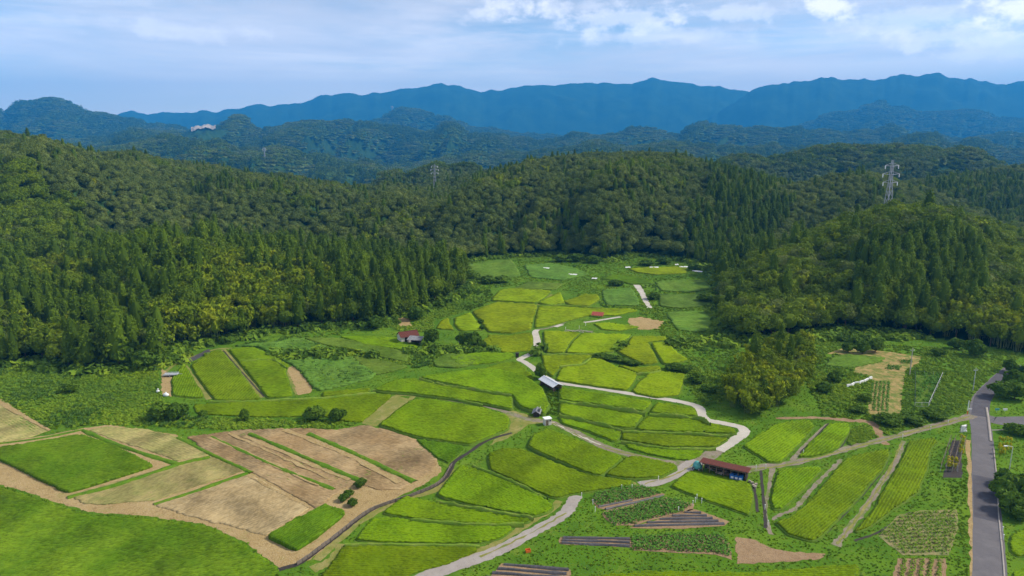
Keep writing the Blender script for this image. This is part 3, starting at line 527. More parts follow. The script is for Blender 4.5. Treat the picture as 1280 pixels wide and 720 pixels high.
# ------------------------------------------------------------------ rice paddies
r1 = ((413,720), (590,680)); r2 = ((478,642), (545,620)); rs = ((973,661), (1111,561)); rf = ((700,420), (800,420))
PAD = [
 ([(400,722),(411,708),(431,679),(519,680),(594,681),(596,689),(558,704),(525,713),(480,730)], 'lowest fan shaped paddy beside the worn farm path', 'm', 0, ((431,679),(594,681))),
 ([(443,674),(468,645),(514,649),(584,654),(640,658),(641,662),(625,671),(598,678),(519,677)], 'second fan shaped paddy up from the worn path end', 'm', .15, ((442,675),(600,678))),
 ([(479,640),(504,620),(545,626),(589,634),(630,640),(664,646),(660,651),(639,654),(584,652),(516,646)], 'third fan shaped paddy up beside the panelled ditch', 'm', .3, ((480,640),(640,652))),
 ([(546,618),(573,581),(604,587),(630,598),(682,623),(690,631),(684,639),(667,643),(630,637),(589,630)], 'wide rounded paddy at the head of the panelled ditch', 'm', .45, ((573,581),(682,623))),
 ([(613,586),(610,566),(628,560),(652,561),(672,569),(724,590),(760,597),(790,600),(787,605),(711,617),(697,621),(686,619),(640,598)], 'long paddy tapering to the end of the worn path', 'm', .3, ((628,562),(760,597))),
 ([(660,556),(668,542),(684,536),(700,541),(744,558),(777,570),(765,581),(751,593),(729,588)], 'paddy right below the dirt track, above the tapering paddy', 'm', .8, ((672,545),(760,580))),
 ([(756,592),(780,573),(793,569),(845,580),(846,585),(827,594),(791,597)], 'small triangular paddy where track meets worn concrete path', 'm', .5, ((760,590),(840,583))),
 ([(699,484),(720,487),(760,493),(816,502),(806,513),(760,506),(700,498)], 'narrow paddy strip directly under the pale concrete path', 'm', .9, ((699,492),(806,508))),
 ([(700,500),(760,508),(805,516),(793,533),(780,534),(740,526),(700,516)], 'middle strip of the terrace between path and hut', 'm', .6, ((699,510),(792,528))),
 ([(697,519),(716,520),(778,537),(772,549),(766,550),(729,535),(703,529)], 'lowest strip beside the small white hut', 'm', .3, ((699,522),(772,545))),
 ([(822,502),(868,510),(871,519),(832,516),(814,514)], 'small upper strip inside the path bend', 'm', .9, ((822,508),(868,516))),
 ([(812,517),(871,521),(886,528),(917,535),(920,540),(914,541),(793,536)], 'long strip along the outside of the path bend', 'm', .6, ((800,530),(910,539))),
 ([(780,538),(850,541),(909,544),(908,549),(896,557),(832,557),(776,548)], 'third strip down from the path bend', 'm', .3, ((780,543),(900,550))),
 ([(778,551),(830,559),(880,560),(876,570),(860,575),(820,569),(787,560)], 'lowest strip above the dirt track junction', 'm', .0, ((780,553),(870,566))),
 ([(838,607),(858,590),(868,588),(930,602),(938,605),(941,617),(940,628),(935,642),(925,639),(880,623)], 'paddy just below the long red roofed shed', 'm', .2, ((845,600),(935,625))),
 ([(929,557),(950,541),(976,528),(1000,525),(1014,526),(1017,532),(999,553),(976,577),(960,577),(948,568)], 'rounded paddy between grove and gravel track', 'm', .25, ((950,565),(1010,527))),
 ([(998,570),(1017,549),(1038,529),(1060,528),(1063,535),(1049,558),(1040,563),(1013,570)], 'small strip paddy right of the rounded one', 'm', .2, ((1005,565),(1050,529))),
 ([(964,622),(968,605),(972,588),(980,585),(1024,583),(1027,586),(1002,612),(977,634),(967,634)], 'short strip paddy below the gravel track', 'm', .3, ((967,630),(1020,584))),
 ([(970,652),(985,647),(1006,634),(1032,603),(1057,573),(1085,565),(1111,561),(1113,565),(1100,589),(1062,632),(1024,670),(1016,674),(985,667)], 'longest strip paddy between two dirt paths', 'm', .35, rs),
 ([(1067,663),(1090,638),(1110,606),(1129,572),(1138,551),(1168,547),(1172,551),(1161,562),(1158,589),(1145,616),(1117,634),(1085,657)], 'curved strip paddy next to the trellis garden', 'm', .3, ((1089,638),(1137,560))),
 ([(720,722),(800,714),(920,715),(1000,710),(1060,705),(1072,706),(1074,713),(1060,730),(720,760)], 'strip of rice below the vegetable gardens', 'm', 0, ((740,718),(1060,706))),
 ([(1262,678),(1266,669),(1282,661),(1330,655),(1340,690),(1270,694),(1264,688)], 'round rice plot beside the lane', 'm', .1, ((1262,680),(1300,680))),
 ([(1266,725),(1268,714),(1300,704),(1340,700),(1340,760),(1270,760)], 'rice corner beside the lane, lowest of the two there', 'm', 0, ((1270,720),(1300,705))),
 # left terrace
 ([(215,473),(229,455),(234,460),(256,497),(216,494)], 'small triangular paddy by the grey trailer', 'm', .25, ((216,490),(232,456))),
 ([(237,456),(268,438),(277,438),(300,464),(326,499),(300,500),(267,499)], 'long central paddy of the left terrace', 'm', .25, ((245,465),(280,440))),
 ([(285,436),(318,434),(340,444),(361,456),(357,463),(367,494),(335,497),(310,466)], 'right hand paddy of the left terrace', 'm', .25, ((300,450),(340,444))),
 ([(242,506),(300,502),(403,497),(470,492),(489,493),(485,500),(452,527),(436,527),(400,519),(330,521),(245,517)], 'long band of rice below the left terrace', 'm', 0, ((242,510),(480,496))),
 ([(403,490),(430,487),(463,485),(460,490),(403,495)], 'sliver of rice above the long band', 'm', .3, ((403,492),(460,487))),
 ([(474,530),(490,517),(515,499),(534,498),(604,510),(630,517),(637,523),(634,535),(610,545),(587,554),(560,551),(510,542)], 'broad bright paddy above the reddish stubble', 'm', .55, ((480,527),(630,530))),
 ([(520,548),(548,552),(578,557),(580,561),(570,570),(560,578),(548,572)], 'small rounded paddy below the broad bright one', 'v', .1, ((520,548),(575,565))),
 ([(466,487),(494,474),(523,473),(556,481),(604,490),(640,494),(640,510),(604,503),(560,496),(516,491)], 'curved paddy above the dry bund track', 'm', .8, ((470,486),(630,500))),
 ([(524,471),(573,463),(615,460),(655,468),(678,484),(686,505),(680,516),(650,507),(640,492),(604,487),(560,478)], 'sloping paddy left of the metal roofed hut', 'm', 1.0, ((530,472),(660,480))),
 # middle right block
 ([(679,413),(705,414),(726,416),(715,424),(705,440),(683,440)], 'square paddy at the path bend with pale boards behind', 'y', .6, rf),
 ([(728,416),(760,417),(790,418),(775,429),(765,439),(742,441),(707,440),(717,426)], 'paddy below the pale boards, second in its row', 'y', .6, rf),
 ([(790,420),(830,420),(834,424),(812,427),(785,431)], 'narrow paddy under the dark hedge line', 'y', .7, rf),
 ([(772,439),(786,430),(810,428),(823,453),(805,455),(790,448)], 'paddy wedge between two dark bunds', 'y', .5, rf),
 ([(814,428),(834,427),(842,436),(860,449),(845,453),(829,454)], 'last paddy in the row before wild growth', 'y', .5, rf),
 ([(678,443),(710,443),(740,444),(728,451),(724,456),(700,457),(690,470),(680,460)], 'upper half of the great sloping paddy', 'y', .4, rf),
 ([(694,474),(702,459),(730,456),(736,449),(750,447),(768,457),(795,465),(797,470),(785,485),(781,487),(745,482),(712,477)], 'great sloping paddy above the pale path', 'y', .3, ((700,470),(790,470))),
 ([(772,456),(790,459),(824,457),(826,461),(808,466),(792,464)], 'thin paddy above the square one', 'y', .45, rf),
 ([(790,487),(800,476),(813,466),(830,464),(856,467),(853,480),(848,493),(820,496),(795,491)], 'square paddy above the pale path bend', 'y', .25, ((795,485),(850,475))),
 # behind the lettering's column
 ([(600,462),(632,452),(648,453),(663,466),(668,474),(640,467)], 'small paddy left of the path elbow', 'm', .2, ((600,460),(660,465))),
 ([(560,445),(600,440),(640,441),(644,446),(618,453),(575,456)], 'band of rice under the shrub row', 'm', .2, rf),
 # upper valley
 ([(545,410),(552,400),(560,397),(563,406),(568,412)], 'tiny paddy beside the wooded edge', 'y', .2, rf),
 ([(568,397),(588,390),(598,404),(604,412),(575,413),(568,405)], 'paddy in front of the wooded edge', 'y', .3, rf),
 ([(590,389),(620,377),(668,380),(672,382),(667,396),(664,411),(640,416),(610,414),(602,402)], 'large golden paddy in the upper valley', 'y', .35, rf),
 ([(609,418),(640,419),(664,415),(666,424),(664,438),(630,440),(618,436)], 'paddy left of the pale path bend', 'y', .1, rf),
 ([(603,425),(615,419),(617,436),(600,434)], 'small paddy beside the shrub row', 'y', .1, rf),
 ([(613,375),(625,362),(640,360),(690,363),(680,372),(670,378)], 'highest golden paddy under the wild slope', 'y', .6, rf),
 ([(672,378),(690,369),(700,365),(706,378),(690,381)], 'small golden paddy right of the dry bund', 'y', .6, rf),
 ([(672,383),(705,382),(730,384),(752,385),(790,386),(798,388),(770,394),(740,393),(716,399),(690,406),(668,409)], 'golden paddy above the pale boards', 'y', .2, rf),
 ([(704,376),(715,373),(730,367),(747,368),(750,374),(735,382),(712,381)], 'golden paddy below the green hedge bank', 'y', .5, rf),
 ([(742,404),(760,403),(800,408),(775,413),(752,411)], 'paddy between pale boards and brush heap', 'y', .2, rf),
 ([(750,348),(765,344),(790,344),(818,352),(815,354),(788,355),(770,350)], 'vivid green paddy at the valley head', 'v', .2, rf),
 ([(786,336),(800,334),(858,333),(858,341),(820,343),(795,340)], 'farthest golden paddy with white sheets along it', 'y', .2, rf),
 # left fallow plots
]
for p in PAD: paddy(p[0], p[1], p[2], p[3], p[4])
PALE = [([(424,420),(470,420),(496,422),(524,433),(511,438),(455,430)], 'green plot in front of the red roofed house', 'm'),
        ([(378,422),(424,422),(512,440),(508,452),(480,447),(403,430)], 'pale fallow plot with soft grass beside the house', 'p'),
        ([(436,443),(480,451),(512,458),(468,469)], 'pale fallow wedge below the soft grass', 'p'),
        ([(540,449),(560,441),(600,446),(600,452),(575,459),(545,458)], 'pale reedy plot under the shrub row', 'p'),
        ([(640,361),(660,352),(705,354),(695,362)], 'pale grass plot above the highest golden paddy', 'p')]
PALE += [([(583,331),(612,326),(640,324),(652,345),(622,349),(600,347)], 'soft pale grass terrace at the far left end of the valley', 'p'), ([(655,331),(690,329),(722,336),(738,343),(700,350),(662,346)], 'wild grass terrace left of the vivid green paddy', 'r'), ([(818,352),(852,349),(882,350),(893,361),(860,365),(826,363)], 'wild grass terrace right of the pale stony track', 'p'), ([(822,367),(860,368),(893,366),(893,380),(850,385),(824,382)], 'lower wild grass terrace near the rusty shelter', 'r'), ([(752,362),(790,360),(797,372),(800,381),(760,381),(754,374)], 'wild grass terrace left of the pale stony track', 'r'), ([(832,390),(880,388),(893,402),(880,415),(846,412)], 'dull grass slope below the right wooded hill shoulder', 'p')]
for p, lb, t_ in PALE: paddy(p, lb, t_, .02, None, .35, 'grass_field', 'grass field', 'fallow plots')
# bunds that show as light lines, ditches that show dark
for pts, wd, h in (([(699,499.5),(760,507),(806,514.5)], .5, 1.35), ([(699,517.5),(740,526),(780,536)], .5, 1.05), ([(812,516),(871,520.5),(888,528)], .5, 1.35), ([(778,537),(850,539.5),(912,543)], .5, 1.05), ([(776,550),(830,558),(895,559)], .5, .75),
                   ([(514,647.5),(584,653),(655,653.5)], .5, .75), ([(431,679),(519,679),(600,680)], .5, .6), ([(545,624),(589,632.5),(667,645)], .5, .9), ([(590,580),(636,598),(684,621)], .6, .9),
                   ([(262,500.5),(330,499.5),(403,496),(470,490)], .7, .6), ([(466,487),(530,491),(604,505)], .6, .6), ([(524,472),(560,480),(640,493)], .5, 1.3), ([(300,450),(340,449),(358,459)], .4, .75),
                   ([(678,442),(720,441.5),(765,441)], .5, .95), ([(700,457),(728,453),(738,447)], .4, .9), ([(795,466),(812,465),(826,462)], .5, .8), ([(672,381),(705,381),(752,384)], .6, .9)):
    ridge_line('field_bund', pts, wd, h, M_bund, 'low grass bund between rice terraces')
for pts, wd in (([(231,457),(245,478),(262,499)], 1.3), ([(279,437),(300,461),(329,497)], 1.3), ([(205,468),(215,458),(240,446),(268,437),(290,435)], 1.0), ([(474,529),(495,510),(516,496),(500,494),(487,500),(466,519),(455,528)], 1.2), ([(358,462),(366,480),(372,493)], 1.2), ([(672,381),(690,368)], 1.3)):
    ribbon('field_edge', pts, wd, .024, M_verge, 'dry bund path of the paddy terraces', .3)
sheet('field_edge', [(202,461),(212,466),(215,473),(214,496),(202,493)], .03, M_dirt, 'bare earth beside the small triangular paddy')
sheet('field_edge', [(359,461),(368,456),(376,466),(390,484),(388,491),(373,494)], .03, M_dirt, 'bare earth at the end of the terrace')
sheet('field_edge', [(228,452),(261,436),(263,440),(234,455)], .034, M_black, 'dark film covered strip above the terrace', .3)
sheet('field_edge', [(474,530),(510,498),(493,494),(452,529),(470,533)], .026, M_verge, 'dry grass bank beside the broad paddy')
sheet('field_edge', [(628,517),(640,513),(668,521),(686,527),(660,531),(640,545),(612,557),(628,540)], .018, M_verge, 'dry grass around the track fork')
for pts, wd in (([(935,587),(990,579.5),(1070,558.5),(1165,533.5),(1212,520.5)], .45), ([(690,528.5),(752,557.5),(830,577)], .4), ([(1128,553),(1102,604),(1062,660),(1046,680)], .35), ([(600,696),(660,668),(708,641)], .3), ([(806,605),(845,592.5),(868,579)], .3)):
    ribbon('path_grass', pts, wd, .05, M_verge, 'strip of grass along the middle of the track', .35)
sheet('field', [(786,398),(800,396),(830,402),(822,411),(800,412),(788,407)], .03, M_dirt, 'heap of dry cut brush in the upper valley', 1.5)
sheet('field', [(496,396),(512,398),(516,408),(500,408)], .03, M_dirt, 'bare cut bank beside the house', 1.0)
DITCH = [([(279,438),(303,466),(330,496)], .45), ([(361,462),(367,476),(373,487)], .5), ([(1036,529),(1017,549),(1000,566)], .4), ([(941,604),(945,622),(947,640)], .5), ([(951,588),(953,610),(956,640),(957,660)], .5), ([(1138,640),(1100,664),(1068,676)], .4),
         ([(672,567),(724,590),(756,596)], .5), ([(1064,536),(1050,560)], .5), ([(1113,566),(1100,592),(1062,635),(1026,672)], .5)]
for pts, wd in DITCH: ribbon('ditch', pts, wd, .028, M_dark, 'narrow dark ditch along a paddy', .15)
ribbon('ditch', [(330,722),(352,711),(374,704),(395,689),(420,670),(445,650),(466,636),(490,627),(520,617),(545,606),(558,595),(564,584),(568,577),(585,566),(610,550),(640,541)], [.8,.9,.9,1,1,1,1,.9,.9,1,1,1.1,1,.9,.8,.7], .03, M_dark, 'dark irrigation ditch below the stubble plots', .15)
for pts, wd in (([(395,700),(440,660),(470,640),(510,622),(545,612),(566,586)], 1.4), ([(390,712),(415,700),(430,680)], 1.8), ([(530,712),(590,692),(625,676),(664,652),(690,636),(700,626)], 1.3), ([(700,621),(750,611),(795,604)], 1.0)):
    ribbon('field_edge', pts, wd, .02, M_verge, 'dry mown bund of the lower paddies', .35)
# retaining panels along the ditch: each panel stands as a piece of its own
def panels():
    root = empty('retaining_wall', (0, 0, 0)); tag(root, 'retaining wall of weathered panels lining the irrigation ditch', 'retaining wall')
    C_ = smooth_line(GP([(371,703),(393,688),(418,669),(443,649),(465,634.5),(489,625.5),(519,615.5),(544,604.5),(556,594),(562,583),(566,577)], .5), 30)
    s = np.r_[0, np.cumsum(np.hypot(*np.diff(C_, axis=0).T))]; me = MB().box((0, 0, .28), (.97, .07, .62)).box((0, -.05, .56), (.97, .05, .06)).box((-.46, -.05, .28), (.05, .05, .6)).mesh('panel', M_panel)
    for k in range(int(s[-1])):
        x = np.interp(k + .5, s, C_[:, 0]); y = np.interp(k + .5, s, C_[:, 1]); x2 = np.interp(k + 1, s, C_[:, 0]); y2 = np.interp(k + 1, s, C_[:, 1])
        o = link('panel', me, root); o.location = (x, y, random.uniform(-.05, .06)); o.rotation_euler = (random.uniform(-.08, .14), random.uniform(-.03, .03), math.atan2(y2 - y, x2 - x) + random.uniform(-.05, .05))
panels()
# ------------------------------------------------------------------ plant meshes
def quads(C_, Nn, size, rr, aspect=1.0):
    n = len(C_); Nn = Nn / (np.linalg.norm(Nn, axis=1)[:, None] + 1e-9); t = rr.normal(size=(n, 3)); t -= (t * Nn).sum(1)[:, None] * Nn; t /= np.linalg.norm(t, axis=1)[:, None] + 1e-9; b = np.cross(Nn, t)
    s = np.asarray(size)[:, None] if np.ndim(size) else np.full((n, 1), size); s = s * (.7 + .6 * rr.random((n, 1)))
    V = np.stack([C_ - t * s * aspect, C_ - b * s * .62 + Nn * s * .12, C_ + t * s * aspect, C_ + b * s * .62 + Nn * s * .12], 1).reshape(-1, 3)
    return V, np.arange(4 * n).reshape(n, 4)
def sph(n, rr, lo=-1.0):
    z = lo + (1 - lo) * rr.random(n); a = rr.random(n) * 2 * math.pi; r = np.sqrt(np.maximum(0, 1 - z * z)); return np.c_[r * np.cos(a), r * np.sin(a), z]
def ico(sub):
    bm = bmesh.new(); bmesh.ops.create_icosphere(bm, subdivisions=sub, radius=1); V = np.array([v.co[:] for v in bm.verts]); F_ = np.array([[v.index for v in f.verts] for f in bm.faces]); bm.free(); return V, F_
ICO1, ICO2 = ico(1), ico(2)
class PM:
    def __init__(s): s.V = []; s.F = []; s.T = []; s.n = 0
    def add(s, V, F_, tone):
        F_ = np.asarray(F_) + s.n
        if F_.shape[1] == 3: F_ = np.c_[F_, F_[:, 2]]
        s.V.append(V); s.F.append(F_); s.T.append(np.broadcast_to(tone, len(V)).copy()); s.n += len(V)
    def mesh(s, name, mat):
        V = np.concatenate(s.V); F_ = np.concatenate(s.F); T = np.concatenate(s.T); tri = F_[:, 2] == F_[:, 3]
        me = bpy.data.meshes.new(name); me.from_pydata(V.tolist(), [], [f[:3] if t else f for f, t in zip(F_.tolist(), tri)]); me.materials.append(mat)
        at = me.attributes.new('tone', 'FLOAT', 'POINT'); at.data.foreach_set('value', T.astype(np.float32)); me.update(); return me
def crown_broad(seed, R_, H_, mat, nl=15, per=44, leaf=.42, z0=.30, name='crown'):
    rr = np.random.default_rng(seed); p = PM(); cz = H_ * (z0 + (1 - z0) * .5); hz = H_ * (1 - z0) * .5
    V = ICO2[0] * [R_ * .74, R_ * .74, hz * .8]; V = V * (1 + .25 * (rr.random((len(V), 1)) - .5)) + [0, 0, cz]; p.add(V, ICO2[1], .12)
    for k in range(nl):
        d = sph(1, rr, -.45)[0]; c = np.array([d[0] * R_ * .68, d[1] * R_ * .68, cz + d[2] * hz * .70]) * [1, 1, 1]; r = R_ * rr.uniform(.30, .46); tone = np.clip(rr.normal(.5, .25), 0, 1)
        S = sph(per, rr, -.55); P = c + S * r * [1, 1, .82] * (.85 + .3 * rr.random((per, 1))); V, F_ = quads(P, S + rr.normal(size=S.shape) * .55, leaf * (R_ / 4), rr); p.add(V, F_, np.repeat(np.clip(tone + rr.normal(0, .13, per), 0, 1), 4))
    return p.mesh(name, mat)
def crown_cedar(seed, R_, H_, name='crown', n=640, mat=None):
    rr = np.random.default_rng(seed); p = PM()
    V = ICO2[0].copy(); t = (V[:, 2] + 1) / 2; r = R_ * .68 * (1 - t) ** .38 * (.35 + np.minimum(t * 5, .65)); a = np.arctan2(V[:, 1], V[:, 0]); V = np.c_[np.cos(a) * r, np.sin(a) * r, H_ * (.12 + .84 * t)]; p.add(V, ICO2[1], .08)
    nb = 46
    for k in range(nb):
        t = (k + rr.random()) / nb; t = t ** .8; a = rr.random() * 6.283; rad = R_ * (1 - t) ** .36 * min(1, .5 + t * 4) * rr.uniform(.72, 1.12) + .15; z = H_ * (.10 + .88 * t); m = max(6, int(n / nb * (1.35 - .8 * t))); tone = np.clip(rr.normal(.5, .22), 0, 1)
        u = rr.random(m); w_ = rr.normal(0, .26, m); P = np.c_[np.cos(a + w_) * rad * (.45 + .6 * u), np.sin(a + w_) * rad * (.45 + .6 * u), z + rr.normal(0, H_ * .022, m) - u * u * rad * .35]
        N_ = np.c_[np.cos(a + w_), np.sin(a + w_), np.full(m, .7)] + rr.normal(size=(m, 3)) * .5; V, F_ = quads(P, N_, R_ * .145 * (1 - .4 * t), rr, 1.2); p.add(V, F_, np.repeat(np.clip(tone + rr.normal(0, .14, m) + (u - .5) * .2, 0, 1), 4))
    return p.mesh(name, mat or M_cedar)
def crown_bamboo(seed, R_, H_, name='foliage'):
    rr = np.random.default_rng(seed); p = PM(); V = ICO1[0] * [R_ * .6, R_ * .6, H_ * .30] + [0, 0, H_ * .52]; p.add(V, ICO1[1], .05)
    for k in range(13):
        a = rr.random() * 6.283; r0 = R_ * .65 * math.sqrt(rr.random()); hh = H_ * rr.uniform(.74, 1.0); ln = R_ * rr.uniform(.35, .7); m = 40; t = rr.random(m) ** .7; tone = np.clip(rr.normal(.5, .25), 0, 1)
        bx = math.cos(a) * r0; by = math.sin(a) * r0; a2 = a + rr.normal(0, .5)
        P = np.c_[bx + math.cos(a2) * ln * t ** 2, by + math.sin(a2) * ln * t ** 2, hh * (.38 + .66 * t - .16 * t ** 4)] + rr.normal(size=(m, 3)) * R_ * .13 * (1.25 - .8 * t)[:, None]
        N_ = np.c_[np.full(m, math.cos(a2)), np.full(m, math.sin(a2)), np.full(m, .8)] + rr.normal(size=(m, 3)) * .6; V, F_ = quads(P, N_, R_ * .13, rr, 1.5); p.add(V, F_, np.repeat(np.clip(tone + (t - .5) * .5 + rr.normal(0, .12, m), 0, 1), 4))
    return p.mesh(name, M_bamboo)
def canopy_patch(seed, mat, cedar=False, ncr=9):
    rr = np.random.default_rng(seed); p = PM(); R_ = 11.0
    V = ICO1[0] * [R_, R_, 4.5] + [0, 0, 1.0]; p.add(V, ICO1[1], .05)
    for k in range(ncr):
        a = rr.random() * 6.283; r0 = R_ * .85 * math.sqrt((k + .5) / ncr); c = np.array([math.cos(a + k * 2.4) * r0, math.sin(a + k * 2.4) * r0, 5 + 4.0 * (1 - (r0 / R_) ** 2) + rr.normal(0, 1.0)]); r = rr.uniform(2.6, 4.2); tone = np.clip(rr.normal(.5, .25), 0, 1)
        m = 34; S = sph(m, rr, -.4)
        if cedar: P = c + np.c_[S[:, :2] * r * .75 * (1 - .45 * (S[:, 2:3] + .4)), S[:, 2] * r * 1.9]
        else: P = c + S * r * [1, 1, .85]
        V, F_ = quads(P, S + rr.normal(size=S.shape) * .45, 1.15, rr); p.add(V, F_, np.repeat(np.clip(tone + rr.normal(0, .12, m), 0, 1), 4))
    return p.mesh('canopy', mat)
def clump(seed, R_, H_, mat, n=40, leaf=.2, name='weed_clump', droop=.3):
    rr = np.random.default_rng(seed); p = PM(); S = sph(n, rr, 0.0); P = S * [R_, R_, H_] * (.45 + .6 * rr.random((n, 1))); tone = rr.random(n)
    V, F_ = quads(P, S + [0, 0, .6] + rr.normal(size=S.shape) * .5, leaf, rr, 1.25); p.add(V, F_, np.repeat(tone, 4)); return p.mesh(name, mat)
def tuft(seed, R_, H_, mat, n=16, name='grass_tuft'):
    rr = np.random.default_rng(seed); p = PM()
    for k in range(n):
        a = rr.random() * 6.283; r0 = R_ * rr.random() * .6; l = H_ * rr.uniform(.6, 1.1); b = np.array([math.cos(a) * r0, math.sin(a) * r0, 0]); d = np.array([math.cos(a), math.sin(a), 0]) * R_ * rr.uniform(.3, .9); sd_ = np.array([-math.sin(a), math.cos(a), 0]) * R_ * .14
        p.add(np.array([b - sd_, b + sd_, b + d * .5 + [0, 0, l] + sd_ * .6, b + d + [0, 0, l * .85] - sd_ * .4]), np.array([[0, 1, 2, 3]]), rr.random())
    return p.mesh(name, mat)
def trunk_mesh(H_, r, limbs=5, seed=0, sp=.35):
    rr = random.Random(seed); b = MB(); b.tube((0, 0, -1.0), (0, 0, H_ * .45), r, r * .72); b.tube((0, 0, H_ * .45), (r * .6, 0, H_ * .82), r * .72, r * .2)
    for k in range(limbs):
        a = k * 2.4 + rr.random(); z = H_ * rr.uniform(.32, .6); b.tube((0, 0, z), (math.cos(a) * H_ * sp * .6, math.sin(a) * H_ * sp * .6, z + H_ * .2), r * .4, r * .12, 5)
    return b.mesh('trunk', M_bark)
PROTO = {}
PROTO['broad'] = [(crown_broad(100 + k, 3.4 + .5 * (k % 3), 8.6 + (k % 2) * 1.2, M_dry if k in (3, 4) else M_fresh if k > 4 else M_broad), trunk_mesh(8.5, .22, 5, k)) for k in range(7)]
PROTO['cedar'] = [(crown_cedar(200 + k, 2.7 + .35 * (k % 3), 12.5 + (k % 4)), trunk_mesh(13, .24, 0, k)) for k in range(8)]
PROTO['bamboo'] = [(crown_bamboo(300 + k, 3.0 + .3 * (k % 2), 9.5 + (k % 3)), None) for k in range(4)]
cb = MB()
for k in range(9): a = k * 2.4; r0 = .35 * math.sqrt(k + .5); cb.tube((math.cos(a) * r0, math.sin(a) * r0, -.8), (math.cos(a) * r0 * 2, math.sin(a) * r0 * 2, 8.0), .06, .04, 5)
CULM = cb.mesh('culm', plain('bamboo culm', (.16, .19, .05), .5, .2, 3))
# ------------------------------------------------------------------ scatter with geometry nodes (only for what nobody would count)
def scatter(name, pts, scl, rot, pick, meshes, label, sclz=None):
    hold = bpy.data.collections.new(name + '_kinds')
    for k, me_ in enumerate(meshes): o = bpy.data.objects.new(f'{name}_kind_{k:02d}', me_); hold.objects.link(o)
    me_ = bpy.data.meshes.new(name); n = len(pts); me_.vertices.add(n); me_.vertices.foreach_set('co', np.asarray(pts, np.float32).ravel())
    for nm, ty, x in (('scl', 'FLOAT', scl), ('sclz', 'FLOAT', scl if sclz is None else sclz), ('rotz', 'FLOAT', rot)):
        me_.attributes.new(nm, ty, 'POINT').data.foreach_set('value', np.asarray(x, np.float32))
    me_.attributes.new('pick', 'INT', 'POINT').data.foreach_set('value', np.asarray(pick, np.int32))
    o = link(name, me_); tag(o, label, None, None, 'stuff')
    ng = bpy.data.node_groups.new(name + '_scatter', 'GeometryNodeTree'); ng.interface.new_socket('Geometry', in_out='INPUT', socket_type='NodeSocketGeometry'); ng.interface.new_socket('Geometry', in_out='OUTPUT', socket_type='NodeSocketGeometry')
    N, L = ng.nodes, ng.links; gi = N.new('NodeGroupInput'); go = N.new('NodeGroupOutput'); ip = N.new('GeometryNodeInstanceOnPoints'); ci = N.new('GeometryNodeCollectionInfo')
    ci.inputs['Collection'].default_value = hold; ci.inputs['Separate Children'].default_value = True; ci.inputs['Reset Children'].default_value = True
    def at(nm, ty): a = N.new('GeometryNodeInputNamedAttribute'); a.data_type = ty; a.inputs['Name'].default_value = nm; return a.outputs['Attribute']
    cx = N.new('ShaderNodeCombineXYZ'); L.new(at('rotz', 'FLOAT'), cx.inputs[2]); er = N.new('FunctionNodeEulerToRotation'); L.new(cx.outputs[0], er.inputs[0])
    L.new(gi.outputs[0], ip.inputs['Points']); L.new(ci.outputs[0], ip.inputs['Instance']); ip.inputs['Pick Instance'].default_value = True; L.new(at('pick', 'INT'), ip.inputs['Instance Index']); L.new(er.outputs[0], ip.inputs['Rotation']); cs = N.new('ShaderNodeCombineXYZ'); sa = at('scl', 'FLOAT'); L.new(sa, cs.inputs[0]); L.new(sa, cs.inputs[1]); L.new(at('sclz', 'FLOAT'), cs.inputs[2]); L.new(cs.outputs[0], ip.inputs['Scale'])
    L.new(ip.outputs[0], go.inputs[0]); md = o.modifiers.new('scatter', 'NODES'); md.node_group = ng; return o
# ------------------------------------------------------------------ forest
slope = (HT + np.where(isopen, 0, np.where(YY < FAR0, 6, 0)) - CAMH) / YY; RUN = np.maximum.accumulate(slope, 0)
def seen(x, y, ztop, margin):
    yb = np.maximum(y - 9, 31); return (ztop - CAMH) / y > hmap(x / y * yb, yb, RUN) - margin
ZONES = [
 ([(-400,330),(60,318),(180,290),(235,285),(215,345),(200,400),(215,445),(-400,480)], (.46, .48, .06)),
 ([(215,330),(300,312),(425,325),(435,420),(330,425),(205,425)], (.14, .22, .64)),
 ([(235,275),(300,283),(420,300),(425,328),(300,314),(230,300)], (.40, .55, .05)),
 ([(420,300),(500,303),(600,340),(600,385),(430,415)], (.62, .36, .02)),
 ([(30,312),(90,312),(90,350),(30,350)], (.1, .3, .6)),
 ([(600,270),(720,262),(810,330),(600,345)], (.3, .7, 0)),
 ([(860,255),(1000,245),(960,300),(905,350),(850,335)], (.85, .15, 0)),
 ([(890,195),(990,225),(960,255),(880,262)], (.7, .3, 0)),
 ([(1065,315),(1150,285),(1230,305),(1230,425),(1065,425)], (.62, .36, .02)),
 ([(1175,375),(1260,365),(1300,445),(1175,445)], (.05, .2, .75)),
 ([(950,335),(1030,335),(1030,395),(950,395)], (.05, .75, .2)),
 ([(440,255),(520,240),(540,300),(450,300)], (.1, .75, .15)),
 ([(1150,225),(1290,210),(1290,280),(1230,262)], (.6, .4, 0)),
]
CP = []
for (y0, y1, s) in ((95, 340, 3.5), (340, 600, 4.7), (600, 1000, 5.7)):
    gx, gy = np.meshgrid(np.arange(-.86 * y1, .86 * y1, s), np.arange(y0, y1, s)); q = np.stack([gx.ravel(), gy.ravel()], 1) + (rng.random((gx.size, 2)) - .5) * s * .95
    q = q[(np.abs(q[:, 0]) < .86 * q[:, 1]) & (q[:, 1] >= y0) & (q[:, 1] < y1)]
    if y0 < 430: q = q[~inside(q, OPEN)]
    CP.append(q)
CP = np.concatenate(CP)
